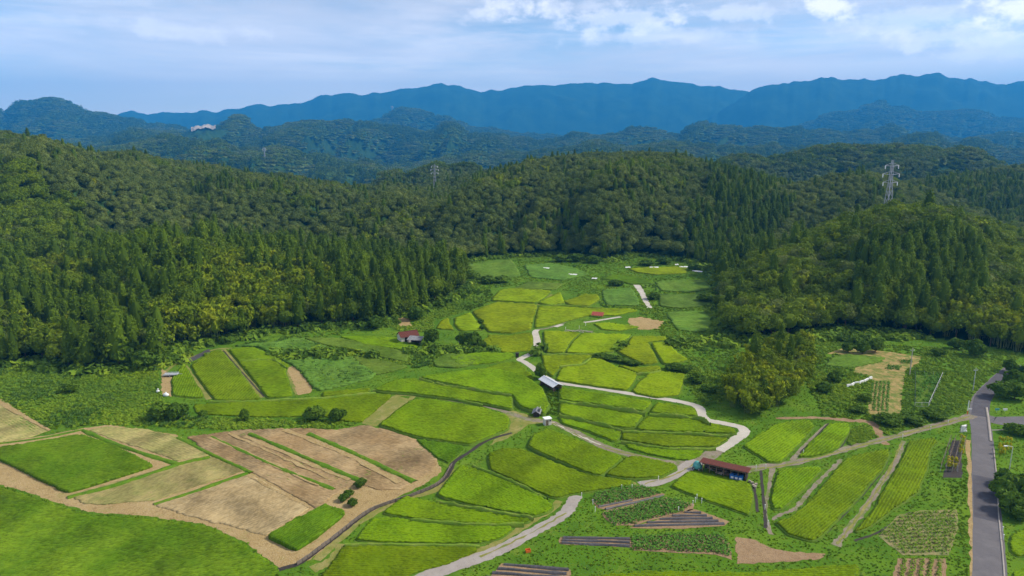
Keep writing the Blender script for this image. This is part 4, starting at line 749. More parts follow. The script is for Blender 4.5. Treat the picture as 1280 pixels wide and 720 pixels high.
gs = np.abs(hmap(CP[:, 0], CP[:, 1] + 2) - hmap(CP[:, 0], CP[:, 1] - 2)) / 4; ex = CP[rng.random(len(CP)) < np.clip((gs - .25) * 1.6, 0, 1)]; ex2 = CP[gs > .9]; CP = np.concatenate([CP, ex + rng.normal(0, 1.6, ex.shape), ex2 + rng.normal(0, 1.6, ex2.shape), ex2 + rng.normal(0, 2.0, ex2.shape)]); CP = CP[~inside(CP, OPEN) | (CP[:, 1] > 430)]; cz = hmap(CP[:, 0], CP[:, 1]); k = seen(CP[:, 0], CP[:, 1], cz + 15, .018); CP = CP[k]; cz = cz[k]
GROVE = GP([(912,510),(905,498),(925,480),(938,452),(965,440),(1008,438),(1012,470),(1000,492),(968,518),(940,522)]); gq = np.stack(np.meshgrid(np.arange(30, 110, 2.6), np.arange(120, 240, 2.6)), -1).reshape(-1, 2) + rng.random((46 * 31 if False else len(np.arange(30, 110, 2.6)) * len(np.arange(120, 240, 2.6)), 2)) * 1.8
gq = gq[inside(gq, GROVE)]
nF = len(CP); CP = np.concatenate([CP, gq]); cz = np.r_[cz, np.zeros(len(gq))]; grove = np.arange(len(CP)) >= nF
pu, pv = proj(CP[:, 0], CP[:, 1], cz + 7)
W_ = np.tile(np.array([.03, .96, .01]), (len(CP), 1))
PQ = np.stack([pu, pv], 1)
for poly, wt in ZONES: W_[inside(PQ, np.array(poly, float)) & (CP[:, 1] < 700)] = wt
W_[grove] = (.10, .45, .45)
cl = fbm(CP[:, 0] / 38, CP[:, 1] / 38, 2, 9); W_[(cl > .68) & (CP[:, 1] > 300) & (W_[:, 1] > .9)] = (.35, .65, 0)
r_ = rng.random(len(CP)); kind = np.where(r_ < W_[:, 0], 0, np.where(r_ < W_[:, 0] + W_[:, 1], 1, 2))
KN = ('cedar', 'broad', 'bamboo'); scl = np.where(kind == 0, rng.uniform(.72, 1.22, len(CP)), rng.uniform(.65, 1.12, len(CP))); scl = np.where(grove, scl * .72, scl); scl = np.where((kind == 0) & (CP[:, 1] > 340), scl * .8, scl); scl = np.where((CP[:, 1] > 480) & (kind == 1), scl * .92, scl)
pick = np.array([rng.integers(0, len(PROTO[KN[q]])) for q in kind]); rot = rng.random(len(CP)) * 6.283
oaky = fbm(CP[:, 0] / 70, CP[:, 1] / 70, 3, 21)
nearh = (CP[:, 1] < 345); dryp = np.where(nearh, np.where(CP[:, 0] > 40, .15, .12), np.clip((oaky - .35) * 2.5 + .85, .7, 1)); fr = rng.random(len(CP))
pick = np.where(kind == 1, np.where(fr < dryp, rng.choice([3, 4], len(CP)), np.where(fr > np.where(nearh & (CP[:, 0] < 40), .55, .95), rng.choice([5, 6], len(CP)), rng.choice([0, 1, 2], len(CP)))), pick)
vis = seen(CP[:, 0], CP[:, 1], cz + np.where(kind == 0, 14, 8) * scl, 0.0) & (pu > -15) & (pu < 1295) & (pv < 735)
solo = np.zeros(len(CP), bool); odist = np.full(len(CP), 99.0); nr_ = CP[:, 1] < 420; odist[nr_] = edge_near(CP[nr_], OPEN)[0]
TNAME = ('cedar_tree', 'broadleaf_tree', 'bamboo_clump')
def place_in(kd, u, dist, left):
    row = 'front row' if dist < 7 else 'middle rows' if dist < 24 else 'upper rows'
    if left: sec = ('by the picture edge' if u < 100 else 'left of the small triangular paddy' if u < 205 else 'above the left terrace' if u < 370 else 'above the pale fallow plot' if u < 480 else 'above the red roofed house')
    else: sec = ('on its left shoulder' if u < 960 else 'above the wild grove' if u < 1050 else 'above the straw covered plot' if u < 1140 else 'above the netted garden' if u < 1215 else 'by the picture edge')
    return row, sec
def tree_label(kd, x, y, gr, u, dist=0):
    nm = ('dark cedar', 'broadleaf tree', 'yellowish bamboo')[kd]
    if not gr and ((u < 600 and y < 345) or (x > 40 and y < 360)):
        lf = u < 600; row, sec = place_in(kd, u, dist, lf); hl = 'left hill' if lf else 'right hill'
        return nm + ' in the ' + row + ' of the ' + hl + ', ' + sec, 'trees in the ' + row + ' of the ' + hl + ' ' + sec
    if gr: return (('dark conifer', 'green broadleaf tree', 'yellow green bamboo clump')[kd] + ' in the wild grove above the gravel track', 'trees of the wild grove')
    if u < 600 and y < 345:
        return ((('tall dark cedar in the dense stand along the left valley edge', 'cedars of the left stand'), ('rounded broadleaf tree among the cedars of the left hill', 'broadleaf trees of the left hill'), ('yellowish feathery bamboo clump in front of the left cedar stand', 'bamboo of the left hill')))[kd]
    if x > 40 and y < 360:
        return ((('tall dark cedar on the rounded wooded hill at the right', 'cedars of the right hill'), ('broadleaf tree on the rounded wooded hill at the right', 'broadleaf trees of the right hill'), ('yellowish bamboo clump at the foot of the right hill', 'bamboo of the right hill')))[kd]
    if x > 20: return (('dark cedar', 'broadleaf tree', 'bamboo clump')[kd] + ' on the steep slope behind the right hill', 'trees behind the right hill')
    if u < 600: return (('dark cedar', 'broadleaf tree', 'bamboo clump')[kd] + ' on the slopes behind the left cedar stand', 'trees behind the left stand')
    return (('dark cedar', 'broadleaf tree', 'bamboo clump')[kd] + ' on the ridge slope closing the valley head', 'trees of the valley head')
for kd in range(3):
    c = np.where((kind == kd) & vis)[0]; c = c[np.argsort(CP[c, 1] / (scl[c] * (1.5 if kd == 0 else 1)))][:300 if kd < 2 else 220]; solo[c] = True
    for i in c:
        cr, tr = PROTO[KN[kd]][pick[i]]; e = empty(TNAME[kd], (CP[i, 0], CP[i, 1], cz[i]), rot[i]); e.scale = (scl[i],) * 3
        lb, gp = tree_label(kd, CP[i, 0], CP[i, 1], grove[i], pu[i], odist[i]); tag(e, lb, ('cedar tree', 'tree', 'bamboo')[kd], gp + ' ' + TNAME[kd].replace('_', ' '))
        link('crown' if kd < 2 else 'foliage', cr, e); link('trunk' if kd < 2 else 'culm', tr or CULM, e)
off = np.array([0, len(PROTO['cedar']), len(PROTO['cedar']) + len(PROTO['broad'])]); rest = ~solo
allm = [q[0] for q in PROTO['cedar'] + PROTO['broad'] + PROTO['bamboo']]
scatter('forest', np.c_[CP, cz][rest], scl[rest], rot[rest], (pick + off[kind])[rest], allm, 'continuous forest of cedar and broadleaf covering the hills')
# distant forest
P_ = []; y = FAR0; rows = []
while y < 7000:
    s = 12.0 * (y / 1000) ** .80; n = int(1.7 * y / s); x = (np.arange(n) + rng.random(n)) * s - .85 * y; rows.append(np.c_[x, y + (rng.random(n) - .5) * s, np.full(n, s / 12)]); y += s
FP = np.concatenate(rows); FP = FP[np.abs(FP[:, 0]) < .85 * FP[:, 1]]; fz = hmap(FP[:, 0], FP[:, 1]); qu, qv_ = proj(FP[:, 0], FP[:, 1], fz); k = ~((qu > 222) & (qu < 282) & (qv_ > 138) & (qv_ < 175) & (FP[:, 1] > 2700) & (FP[:, 1] < 3750)); FP = FP[k]; fz = fz[k]; k = seen(FP[:, 0], FP[:, 1], fz + 14, .006); FP = FP[k]; fz = fz[k]
FARM = [canopy_patch(400 + k_, M_dry if k_ % 3 else M_broad) for k_ in range(4)] + [canopy_patch(450 + k_, M_cedar, True) for k_ in range(2)]
pk = np.where(fbm(FP[:, 0] / 160, FP[:, 1] / 160, 2, 41) > .56, rng.integers(4, 6, len(FP)), rng.integers(0, 4, len(FP)))
scatter('far_forest', np.c_[FP[:, :2], fz + 1.0], FP[:, 2] * rng.uniform(.85, 1.15, len(FP)), rng.random(len(FP)) * 6.28, pk, FARM, 'distant forest canopy on the receding ridges', FP[:, 2] ** .35 * rng.uniform(.8, 1.2, len(FP)))
# ------------------------------------------------------------------ things of the valley
def box_part(name, c, d, mat, parent, rz=0.0, m=None): return MB().box(c, d, rz, m).build(name, mat, parent)
def shed_long():
    a = Vector((*G(877, 589.5), 0)); b_ = Vector((*G(932, 602), 0)); L_ = (b_ - a).length; ang = math.atan2(b_.y - a.y, b_.x - a.x); t = empty('long_shed', a, ang)
    tag(t, 'long open shed with rust red corrugated roof beside the farm paths', 'shed'); D = 2.0; mask_poly(np.array([a.xy, b_.xy, (b_ + Vector((-math.sin(ang), math.cos(ang), 0)) * D).xy, (a + Vector((-math.sin(ang), math.cos(ang), 0)) * D).xy]), .5)
    n = 7; pm = MB().box((0, 0, .85), (.13, .13, 1.7)).mesh('post', M_wood); pb = MB().box((0, 0, .85), (.13, .13, 1.7)).mesh('post', M_wood)
    for k in range(n):
        o = link('post', pm, t); o.location = (.1 + (L_ - .2) * k / (n - 1), .05, 0); o = link('post', pb, t); o.location = (.1 + (L_ - .2) * k / (n - 1), D - .05, 0)
    bw = MB()
    for k in range(6): bw.box((L_ / 2, D + .03 + (k % 2) * .02, .15 + k * .27), (L_, .04, .27))
    for k in range(6): bw.box((L_ + .03 + (k % 2) * .02, D / 2, .15 + k * .24), (.04, D, .24))
    bw.build('back_wall', M_dark, t); box_part('eaves_beam', (L_ / 2, 0, 1.68), (L_, .1, .14), M_wood, t); box_part('shelf', (L_ * .3, 1.2, .9), (L_ * .5, 1.2, .06), M_wood, t)
    ns = 13; rs_ = MB(); w_ = (L_ + .9) / ns; sl_ = -math.atan2(.28, D + .9)
    for k in range(6): rs_.box((-w_ / 2 + w_ * (k + .5) / 6, 0, .03 * (k % 2)), (w_ / 6 * .96, (D + 1.0) / math.cos(sl_), .05))
    me = rs_.mesh('roof_sheet', M_rust)
    for k in range(ns):
        o = link('roof_sheet', me, t); o.location = (-.45 + w_ * (k + .5), D / 2, 1.88 + random.uniform(-.015, .015)); o.rotation_euler = (sl_, 0, 0)
    rr = random.Random(5)
    for k in range(16):
        x = L_ * rr.uniform(.12, .66); l = rr.uniform(.8, 1.5); o = box_part('plank', (0, 0, 0), (l, .16, .07), M_plank if k % 2 else M_wood, None); o.location = (x, rr.uniform(.2, 1.4), .2 + .09 * (k % 5)); o.rotation_euler = (rr.uniform(-.1, .1), 0, rr.uniform(-.3, .3)); w0 = t.matrix_basis @ o.matrix_basis; o.matrix_basis = Matrix.Translation(a) @ Matrix.Rotation(ang, 4, 'Z') @ o.matrix_basis
        tag(o, 'wooden plank stacked under the rust red roof', 'plank', 'planks stored in the long shed')
    W0 = Matrix.Translation(a) @ Matrix.Rotation(ang, 4, 'Z')
    for k, x in enumerate((.66, .75, .84)):
        e = empty('blue_crate', W0 @ Vector((L_ * x + .35, .15, .0)), ang); box_part('body', (0, 0, .42), (.9, .75, .84), M_blue, e); box_part('rim', (0, 0, .86), (.96, .81, .07), M_blue, e); box_part('label_sheet', (.0, -.395, .36), (.5, .02, .4), M_white, e)
        tag(e, ('blue crate nearest the middle of the shed front', 'blue crate between the other two at the shed front', 'blue crate at the far right end of the shed front')[k], 'crate', 'blue crates under the shed roof')
    e = empty('covered_machine', W0 @ Vector((-1.0, .6, 0)), ang); rq = np.random.default_rng(4); V = ICO2[0] * [.95, .85, 1.0]; V[:, 2] = np.maximum(V[:, 2], -.05) * 1.35 + .35; V += (rq.random(V.shape) - .5) * .12
    link('cover', np_mesh('cover', V, ICO2[1], [M_teal], None, None, True), e)
    for sx in (-.5, .5): q_ = MB().tube((sx, -.75, .3), (sx, -.6, .3), .3, n=12).build('wheel', M_black, e); MB().tube((sx, -.78, .3), (sx, -.75, .3), .12, n=8).build('rim', M_steel, q_)
    tag(e, 'small machine under a teal cover at the end of the red roofed shed', 'machine')
    for k, (x, yy) in enumerate(((L_ + .7, .1), (L_ + 1.2, -.3), (L_ + 1.9, -.5), (L_ + 1.6, -1.2), (L_ + 2.0, -1.6))):
        o = MB().box((0, 0, .2), (.5, .3, .4), .4 * k).build('timber_block', M_plank); o.matrix_basis = W0 @ Matrix.Translation((x, yy, 0)); tag(o, 'pale timber block lying past the right end of the red roofed shed', 'timber', 'timber blocks by the shed')
shed_long()
def gable(name, label, loc, rz, L_, D, hw, hr, wall, roof, nsheet=6, open_front=False, base=0.0, over=.35):
    t = empty(name, (*loc, base), rz); tag(t, label, 'house' if 'house' in name else 'hut'); 
    if open_front:
        for sx in (-1, 1):
            for sy in (-1, 1): box_part('post', (sx * (L_ / 2 - .1), sy * (D / 2 - .1), hw / 2), (.14, .14, hw), M_wood, t)
        box_part('back_wall', (0, D / 2, hw / 2), (L_ - .2, .06, hw), M_wood, t); box_part('side_wall', (-L_ / 2, 0, hw / 2), (.06, D - .2, hw), M_wood, t)
    else:
        wv = MB(); x, y = L_ / 2, D / 2; wv.add([(-x, -y, -.3), (x, -y, -.3), (x, y, -.3), (-x, y, -.3), (-x, -y, hw), (x, -y, hw), (x, y, hw), (-x, y, hw), (-x, 0, hr), (x, 0, hr)], [(0, 1, 5, 4), (2, 3, 7, 6), (1, 2, 6, 9, 5), (3, 0, 4, 8, 7), (4, 5, 9, 8), (6, 7, 8, 9)]); wv.build('wall', wall, t)
        d_ = box_part('door', (-L_ * .22, -y - .025, .95), (.9, .05, 1.9), M_dark, t); box_part('handle', (-L_ * .22 + .34, -y - .07, .95), (.05, .06, .16), M_steel, d_)
        w_ = box_part('window', (L_ * .2, -y - .03, 1.35), (1.1, .06, .8), M_white, t)
        for sx in (-.26, .26): box_part('pane', (L_ * .2 + sx, -y - .065, 1.35), (.46, .02, .66), M_black, w_)
    pl = math.atan2(hr - hw, D / 2); rl = (D / 2 + over) / math.cos(pl); w2 = (L_ + 2 * over) / nsheet; b = MB()
    for k in range(4): b.box((-w2 / 2 + w2 * (k + .5) / 4, 0, .025 * (k % 2)), (w2 / 4 * .95, rl, .05))
    me = b.mesh('roof_sheet', roof)
    for s in (-1, 1):
        for k in range(nsheet):
            o = link('roof_sheet', me, t); o.location = (-L_ / 2 - over + w2 * (k + .5), s * (D / 4 + over / 2), (hw + hr) / 2 - over * math.tan(pl) / 2 + .06); o.rotation_euler = (-s * pl, 0, 0)
    box_part('roof_ridge', (0, 0, hr + .10), (L_ + 2 * over, .28, .09), roof, t)
    mask_poly(np.array([[loc[0] - L_ / 2, loc[1] - D / 2], [loc[0] + L_ / 2, loc[1] - D / 2], [loc[0] + L_ / 2, loc[1] + D / 2], [loc[0] - L_ / 2, loc[1] + D / 2]]), .6)
    return t
hx, hy = G(509, 427.5); h_ = gable('farm_house', 'white walled farm house with dark red roof at the wood edge', (hx, hy + 1.5), R(28), 5.6, 4.0, 2.0, 3.1, M_wallw, M_rust, 6)
la = empty('lean_to', (*G(519.5, 430), 0), R(-14)); tag(la, 'grey roofed lean-to beside the red roofed house', 'lean-to')
for sx in (-1.9, 1.9):
    for sy in (-1.2, 1.2): box_part('post', (sx, sy, .85), (.14, .14, 1.7), M_wood, la)
box_part('side_wall', (1.98, 0, .8), (.06, 2.3, 1.6), M_wood, la); box_part('back_wall', (0, 1.3, .9), (3.8, .06, 1.7), M_dark, la)
for k in range(5): box_part('roof_sheet', (-1.92 + .96 * k, 0, 1.9 + .02 * (k % 2)), (.95, 3.0, .06), M_roofgrey, la, 0, Matrix.Rotation(R(12), 4, 'X'))
mx, my = G(688.5, 485.5); gable('metal_roofed_hut', 'small hut with pale metal roof at the start of the pale path', (mx, my), R(-62), 6.6, 2.5, 1.7, 2.25, M_wood, M_zinc, 7, True)
dk = MB()
for k in range(7): dk.box((-2.6 + k * .8, (k % 2) * .5 - .2, .35), (.5, .7, .7), k)
dk = dk; 
for k in range(5):
    o = MB().box((0, 0, .3), (.7, .5, .6), .3 * k).build('wooden_box', M_wood); o.location = (mx + math.cos(R(-62)) * (-2.2 + k * 1.05), my + math.sin(R(-62)) * (-2.2 + k * 1.05), 0); tag(o, 'wooden box stored under the pale metal roof', 'box', 'boxes in the metal roofed hut')
cx_, cy_ = G(684, 530.5); ch = empty('pump_hut', (cx_, cy_, 0), R(20)); tag(ch, 'tiny white pump hut with flat top beside the dirt track', 'hut')
box_part('wall', (0, 0, .72), (1.5, 1.2, 1.45), M_wallw, ch); box_part('roof', (0, 0, 1.52), (1.75, 1.45, .12), M_white, ch); dr = box_part('door', (-.25, -.62, .65), (.6, .05, 1.2), M_wood, ch); box_part('handle', (-.05, -.66, .65), (.05, .04, .12), M_steel, dr); box_part('vent', (.45, -.62, 1.05), (.35, .05, .3), M_dark, ch)
dx_, dy_ = G(671, 519); o = gable('field_store', 'low dark timber store on the grass above the pump hut', (dx_, dy_), R(80), 2.2, 1.3, 1.0, 1.4, M_dark, M_roofgrey, 3)
sx_, sy_ = G(579, 431); gable('garden_shed', 'small grey shed under the shrub row', (sx_, sy_), R(5), 2.4, 1.6, 1.3, 1.7, M_dark, M_roofgrey, 3)
bx_, by_ = G(646.5, 446.5); o = MB().box((0, 0, .6), (.9, .8, 1.2)).box((0, 0, 1.25), (1.05, .95, .1)).build('water_tank', M_dark); o.location = (bx_, by_, 0); tag(o, 'dark tank standing beside the pale path bend', 'tank')
rx_, ry_ = G(747, 396); rs_ = empty('red_shelter', (rx_, ry_, 0), R(-20)); tag(rs_, 'low shelter with faded red roof sheets in the upper valley', 'shelter')
for q in (-1.6, 1.6):
    for q2 in (-.7, .7): box_part('post', (q, q2, .5), (.1, .1, 1.0), M_wood, rs_)
for k in range(4): box_part('roof_sheet', (-1.65 + k * 1.1, 0, 1.12 + .02 * (k % 2)), (1.08, 2.4, .05), M_red_paint, rs_, 0, Matrix.Rotation(R(22), 4, 'X'))
r2x, r2y = G(896, 373); r2_ = empty('red_shelter', (r2x, r2y, 0), R(10)); tag(r2_, 'rusty sheet shelter at the foot of the right wooded hill', 'shelter')
for q in (-1.2, 1.2): box_part('post', (q, 0, .5), (.1, .1, 1.0), M_wood, r2_)
for k in range(3): box_part('roof_sheet', (-1.0 + k * 1.0, 0, 1.1 + .02 * (k % 2)), (.98, 1.8, .05), M_red_paint, r2_, 0, Matrix.Rotation(R(18), 4, 'X'))
# boards behind the square paddy
bt = np.array([G(708, 414), G(741, 416)]); 
for k in range(22):
    p = bt[0] + (bt[1] - bt[0]) * (k / 21); o = MB().box((0, 0, .12), (1.6, .22, .08)).build('board', M_plank if k % 3 else M_stone); o.location = (p[0], p[1] + random.uniform(-1, 1.6), .06 + .05 * (k % 4)); o.rotation_euler = (random.uniform(-.08, .08), random.uniform(-.08, .08), random.uniform(-.5, .5)); tag(o, 'weathered board in the pile behind the square paddy', 'board', 'boards piled behind the square paddy')
mask_poly(GP([(706,411),(742,413),(742,419),(706,417)]))
# white posts of the board pile, and white sheets further up the valley
for k, (u, v) in enumerate(((707,412.5),(724,411),(732,407))):
    o = MB().tube((0, 0, 0), (0, 0, 1.0), .07).box((0, 0, 1.0), (.2, .2, .1)).build('marker_post', M_white); o.location = (*G(u, v), 0); tag(o, ('white post at the left end of the board pile', 'white post in the middle of the board pile', 'white post on the bank above the board pile')[k], 'post', 'white posts of the board pile')
for k, (u, v, l, a_, lb) in enumerate(((818,335,5,0,'white sheet at the back edge of the farthest golden paddy'), (855,334.5,5,-.3,'white sheet at the corner of the farthest golden paddy'), (846,331.5,2,0,'small white sheet behind the farthest golden paddy'), (785,335,3,0,'white sheet at the left end of the farthest golden paddy'), (872,340,6,-.6,'white sheets in the weeds right of the farthest paddy'), (683,336,4,-.5,'white sheets in the wild slope above the golden paddies'), (716,344,5,-.6,'pale boards in the weeds left of the vivid green paddy'), (743,349,3,-.5,'pale stone beside the vivid green paddy'))):
    e = empty('plastic_sheet', (*G(u, v), 0), a_); tag(e, lb, 'plastic sheet')
    for q in range(2): MB().box((q * l * .45 - l * .25, random.uniform(-.4, .4), .35 + .1 * q), (l * .42, 1.2, .1), .2 * q, Matrix.Rotation(R(14), 4, 'X')).build('fold', M_white, e)
# bags, trailer, crate
for k, (u, v, lb) in enumerate(((197.5,490.5,'small white bag left of the bigger one by the small triangular paddy'), (207.5,495,'bulging white bag in front of the small triangular paddy'))):
    rq = np.random.default_rng(k); V = ICO2[0] * ([.45, .4, .35] if k == 0 else [.75, .5, .5]); V += (rq.random(V.shape) - .5) * .14; V[:, 2] += .3; e = empty('sack', (*G(u, v), 0)); link('body', np_mesh('body', V, ICO2[1], [M_white], None, None, True), e); MB().tube((0, 0, .55), (.1, 0, .95), .1, .18).build('neck', M_white, e); tag(e, lb, 'bag')
e = empty('trailer', (*G(214, 470), 0), R(8)); tag(e, 'flat grey trailer with low rails beside the small triangular paddy', 'trailer'); box_part('bed', (0, 0, .55), (3.6, 1.9, .12), M_steel, e)
for s in (-1, 1):
    box_part('rail', (0, s * .92, .8), (3.6, .05, .08), M_steel, e); q = MB().tube((0, s * .95, .3), (0, s * 1.1, .3), .3, n=12).build('wheel', M_black, e); MB().tube((0, s * 1.1, .3), (0, s * 1.13, .3), .13, n=8).build('rim', M_steel, q)
    for x in (-1.7, 0, 1.7): box_part('stake', (x, s * .92, .72), (.06, .06, .4), M_steel, e)
box_part('drawbar', (2.3, 0, .5), (1.1, .1, .1), M_steel, e)
e = empty('plastic_crate', (*G(660, 690), 0), .3); tag(e, 'orange plastic crate left on the grass by the worn path', 'crate'); box_part('base', (0, 0, .05), (.75, .5, .06), M_orange, e)
for (c, d) in (((0, .25, .25), (.75, .04, .4)), ((0, -.25, .25), (.75, .04, .4)), ((.36, 0, .25), (.04, .46, .4)), ((-.36, 0, .25), (.04, .46, .4))): box_part('side', c, d, M_orange, e)
# white cloth line near the kitchen garden
cl_ = [(1058,484),(1064,483),(1068,480.5),(1074,480),(1080,478),(1086,475),(1090,473.5)]
for k in range(len(cl_) - 1):
    a = np.array(G(*cl_[k])); b_ = np.array(G(*cl_[k + 1])); d_ = b_ - a; o = MB().box((0, 0, .3), (np.hypot(*d_) * .92, .22, .55)).box((0, .05, .6), (np.hypot(*d_) * .8, .3, .08)).build('white_board', M_white); o.location = (*(a + b_) / 2, random.uniform(-.1, .1)); o.rotation_euler = (0, random.uniform(-.08, .08), math.atan2(d_[1], d_[0])); tag(o, 'white board in the crooked edging row by the straw covered plot', 'board', 'white edging boards of the kitchen garden')
# ------------------------------------------------------------------ gardens
def bed(name, poly, soil, label, rows=None, crop=None, mulch=None, plants=None, h=.45):
    t = empty(name, (0, 0, 0)); tag(t, label, 'vegetable bed', 'vegetable beds'); sheet('soil', poly, .035, soil, None, .25, None, t)
    for (a, b_, n_, w0, l0) in (mulch or []):
        a0, a1 = (np.array(G(*q)) for q in a); b0, b1 = (np.array(G(*q)) for q in b_)
        for k in range(n_):
            f = k / max(1, n_ - 1); p = a0 + (b0 - a0) * f; q = a1 + (b1 - a1) * f; ridge_line('mulch_row', [tuple(p), tuple(p * .5 + q * .5), tuple(q)], w0, l0, M_black, None, None, None, t, True, .12)
    for (pl, sp, mt, nm, hh) in (plants or []):
        P = GP(pl); x0, y0 = P.min(0); x1, y1 = P.max(0); rq = np.random.default_rng(len(pl)); pm = PM(); r_dir = G(*rows[1])[0] - G(*rows[0])[0], G(*rows[1])[1] - G(*rows[0])[1]; ang = math.atan2(r_dir[1], r_dir[0]); c, s = math.cos(ang), math.sin(ang)
        Rm = np.array([[c, s], [-s, c]]); Q = P @ Rm.T; q0 = Q.min(0); q1 = Q.max(0); gx, gy = np.meshgrid(np.arange(q0[0], q1[0], sp[0]), np.arange(q0[1], q1[1], sp[1])); g = np.stack([gx.ravel(), gy.ravel()], 1) + (rq.random((gx.size, 2)) - .5) * [sp[0] * .5, sp[1] * .25]; g = g[inside(g, Q)] @ Rm
        for (x, y) in g:
            m_ = 8; S = sph(m_, rq, 0); C_ = S * [.32, .32, hh] * rq.uniform(.7, 1.2) + [x, y, .05]; V, F_ = quads(C_, S + [0, 0, .5], .17, rq, 1.2); pm.add(V, F_, np.repeat(np.clip(rq.random(m_), 0, 1), 4))
        if pm.V: o = link(nm, pm.mesh(nm, mt), t); o['kind'] = 'stuff'
    mask_poly(GP(poly), .1); return t
bed('vegetable_bed', [(739,625),(744,617),(770,611),(801,607),(832,618),(822,622),(757,637),(747,635)], M_soil, 'leafy bed with two film rows at the top of the garden triangle', ((745,630),(830,616)), None, [(((748,634),(790,625.5)), ((757,637),(829,620)), 2, .5, .28)], [([(739,625),(744,617),(770,611),(801,607),(830,617),(791,624),(747,633)], (.42, .5), M_crop, 'crop', .5)])
bed('vegetable_bed', [(752,642),(757,638),(832,621),(868,630),(866,637),(791,657),(768,657),(757,649)], M_soil, 'large leafy bed in the middle of the garden triangle', ((760,645),(850,625)), None, None, [([(753,642),(832,622),(866,630),(853,639),(791,655),(768,656),(757,648)], (.42, .5), M_crop, 'crop', .55)])
bed('vegetable_bed', [(786,660),(866,636),(880,640),(912,652),(906,657),(850,661)], M_soil, 'sandy bed of black film rows at the tip of the garden triangle', None, None, [(((856,641),(876,641.5)), ((793,658),(905,655)), 5, .55, .3)])
bed('vegetable_bed', [(698,676),(701,671),(788,672),(790,684),(700,680)], M_soil, 'tan bed with three long film rows beside the dark leafy bed', None, None, [(((704,672.5),(787,674)), ((702,679),(787,683)), 3, .55, .3)])
bed('vegetable_bed', [(790,671),(845,668),(902,669),(912,679),(915,700),(894,693),(791,688)], M_soil, 'dark leafy bed in even rows left of the bare tan plot', ((792,680),(905,680)), None, None, [([(790,671),(845,668),(902,669),(911,679),(913,697),(894,691),(791,687)], (.38, .55), M_crop, 'crop', .55)])
bed('vegetable_bed', [(614,719),(627,704),(713,712),(714,722),(660,740),(610,735)], M_soil, 'grey brown bed with film rows near the worn path bottom', None, None, [(((630,706),(711,713)), ((600,728),(700,733)), 5, .55, .3)])
bed('vegetable_bed', [(1098,670),(1122,644),(1150,638),(1196,637),(1198,661),(1186,694),(1128,694)], M_mown, 'tall crop bed in level rows left of the lane', ((1122,644),(1195,641)), None, None, [([(1101,669),(1123,645),(1150,639),(1195,638),(1197,661),(1184,693),(1128,692)], (.5, .95), M_weed, 'crop', .5)])
bed('vegetable_bed', [(1122,698),(1182,698),(1185,735),(1112,735)], M_soil, 'patchy brown bed with upright green rows beneath the tall crop bed', ((1130,735),(1136,698)), None, None, [([(1124,699),(1181,699),(1184,735),(1115,735)], (.45, 1.1), M_weed, 'crop', .5)])
sheet('field', [(920,671),(945,675),(962,684),(985,689),(1032,692),(1024,699),(921,705)], .035, M_soil, 'bare tan plot shaped like a wedge')
t = bed('vegetable_bed', [(1034,442),(1057,434),(1114,440),(1152,446),(1148,455),(1132,463),(1128,490),(1126,516),(1108,519),(1084,518),(1088,490),(1090,470),(1066,466),(1070,459),(1105,452),(1090,446)], M_straw, 'straw covered plot with thin seedling rows below the right wooded hill', ((1098,516),(1102,476)), None, None, [([(1090,477),(1116,477),(1112,514),(1087,514)], (.5, .9), M_crop, 'crop', .3), ([(1109,456),(1126,458),(1124,463),(1107,462)], (.6, .6), M_crop, 'patch', .5), ([(1123,451),(1140,450),(1142,454),(1125,455)], (.6, .6), M_crop, 'patch', .5)])
paddy([(1040,446),(1060,442),(1108,447),(1100,452),(1072,458),(1050,458),(1030,456)], 'square of light grass beside the straw covered plot', 'p', .0, None, .25, 'grass_field', 'grass field', None)
# netted garden: frame posts, net walls and the pale rail in front
ng_ = empty('netted_garden', (0, 0, 0)); tag(ng_, 'small vegetable garden enclosed by dark netting on pale posts', 'garden enclosure')
cr = [np.array(G(u, v)) for u, v in ((1143.5,508.5), (1160.5,508.5), (1178,470), (1144,468))]; sheet('soil', [(1143,509),(1161,509),(1179,469),(1143,468)], .036, M_bank, None, .1, None, ng_)
for k in range(4):
    a, b_ = cr[k], cr[(k + 1) % 4]; L_ = np.hypot(*(b_ - a)); n_ = max(2, int(L_ / 2.2)); mt = M_white if k < 2 else M_steel
    for q in range(n_): p = a + (b_ - a) * q / n_; MB().tube((*p, 0), (*p, 1.1), .035, n=6).build('post', mt, ng_)
    if k < 2: MB().tube((*a, 1.05), (*b_, 1.05), .03).build('rail', M_white, ng_); MB().tube((*a, .12), (*b_, .12), .03).build('rail', M_white, ng_)
    nb = MB(); m_ = int(L_ / .35)
    for q in range(m_ + 1): p = a + (b_ - a) * q / m_; nb.tube((*p, .05), (*p, 1.0), .018, n=3)
    for q in range(5): nb.tube((*a, .15 + q * .26), (*b_, .15 + q * .26), .018, n=3)
    o = nb.build('net', M_net, ng_); o['kind'] = 'stuff'
pm = PM(); rq = np.random.default_rng(8)
for k in range(150):
    f, g_ = rq.random(), rq.random(); p = (cr[0] * (1 - f) + cr[1] * f) * (1 - g_) + (cr[3] * (1 - f) + cr[2] * f) * g_
    if rq.random() < .25 + g_: S = sph(10, rq, 0); V, F_ = quads(S * [.45, .45, .8] + [*p, .1], S + [0, 0, .5], .2, rq, 1.2); pm.add(V, F_, np.repeat(rq.random(10), 4))
o = link('crop', pm.mesh('crop', M_crop), ng_); o['kind'] = 'stuff'
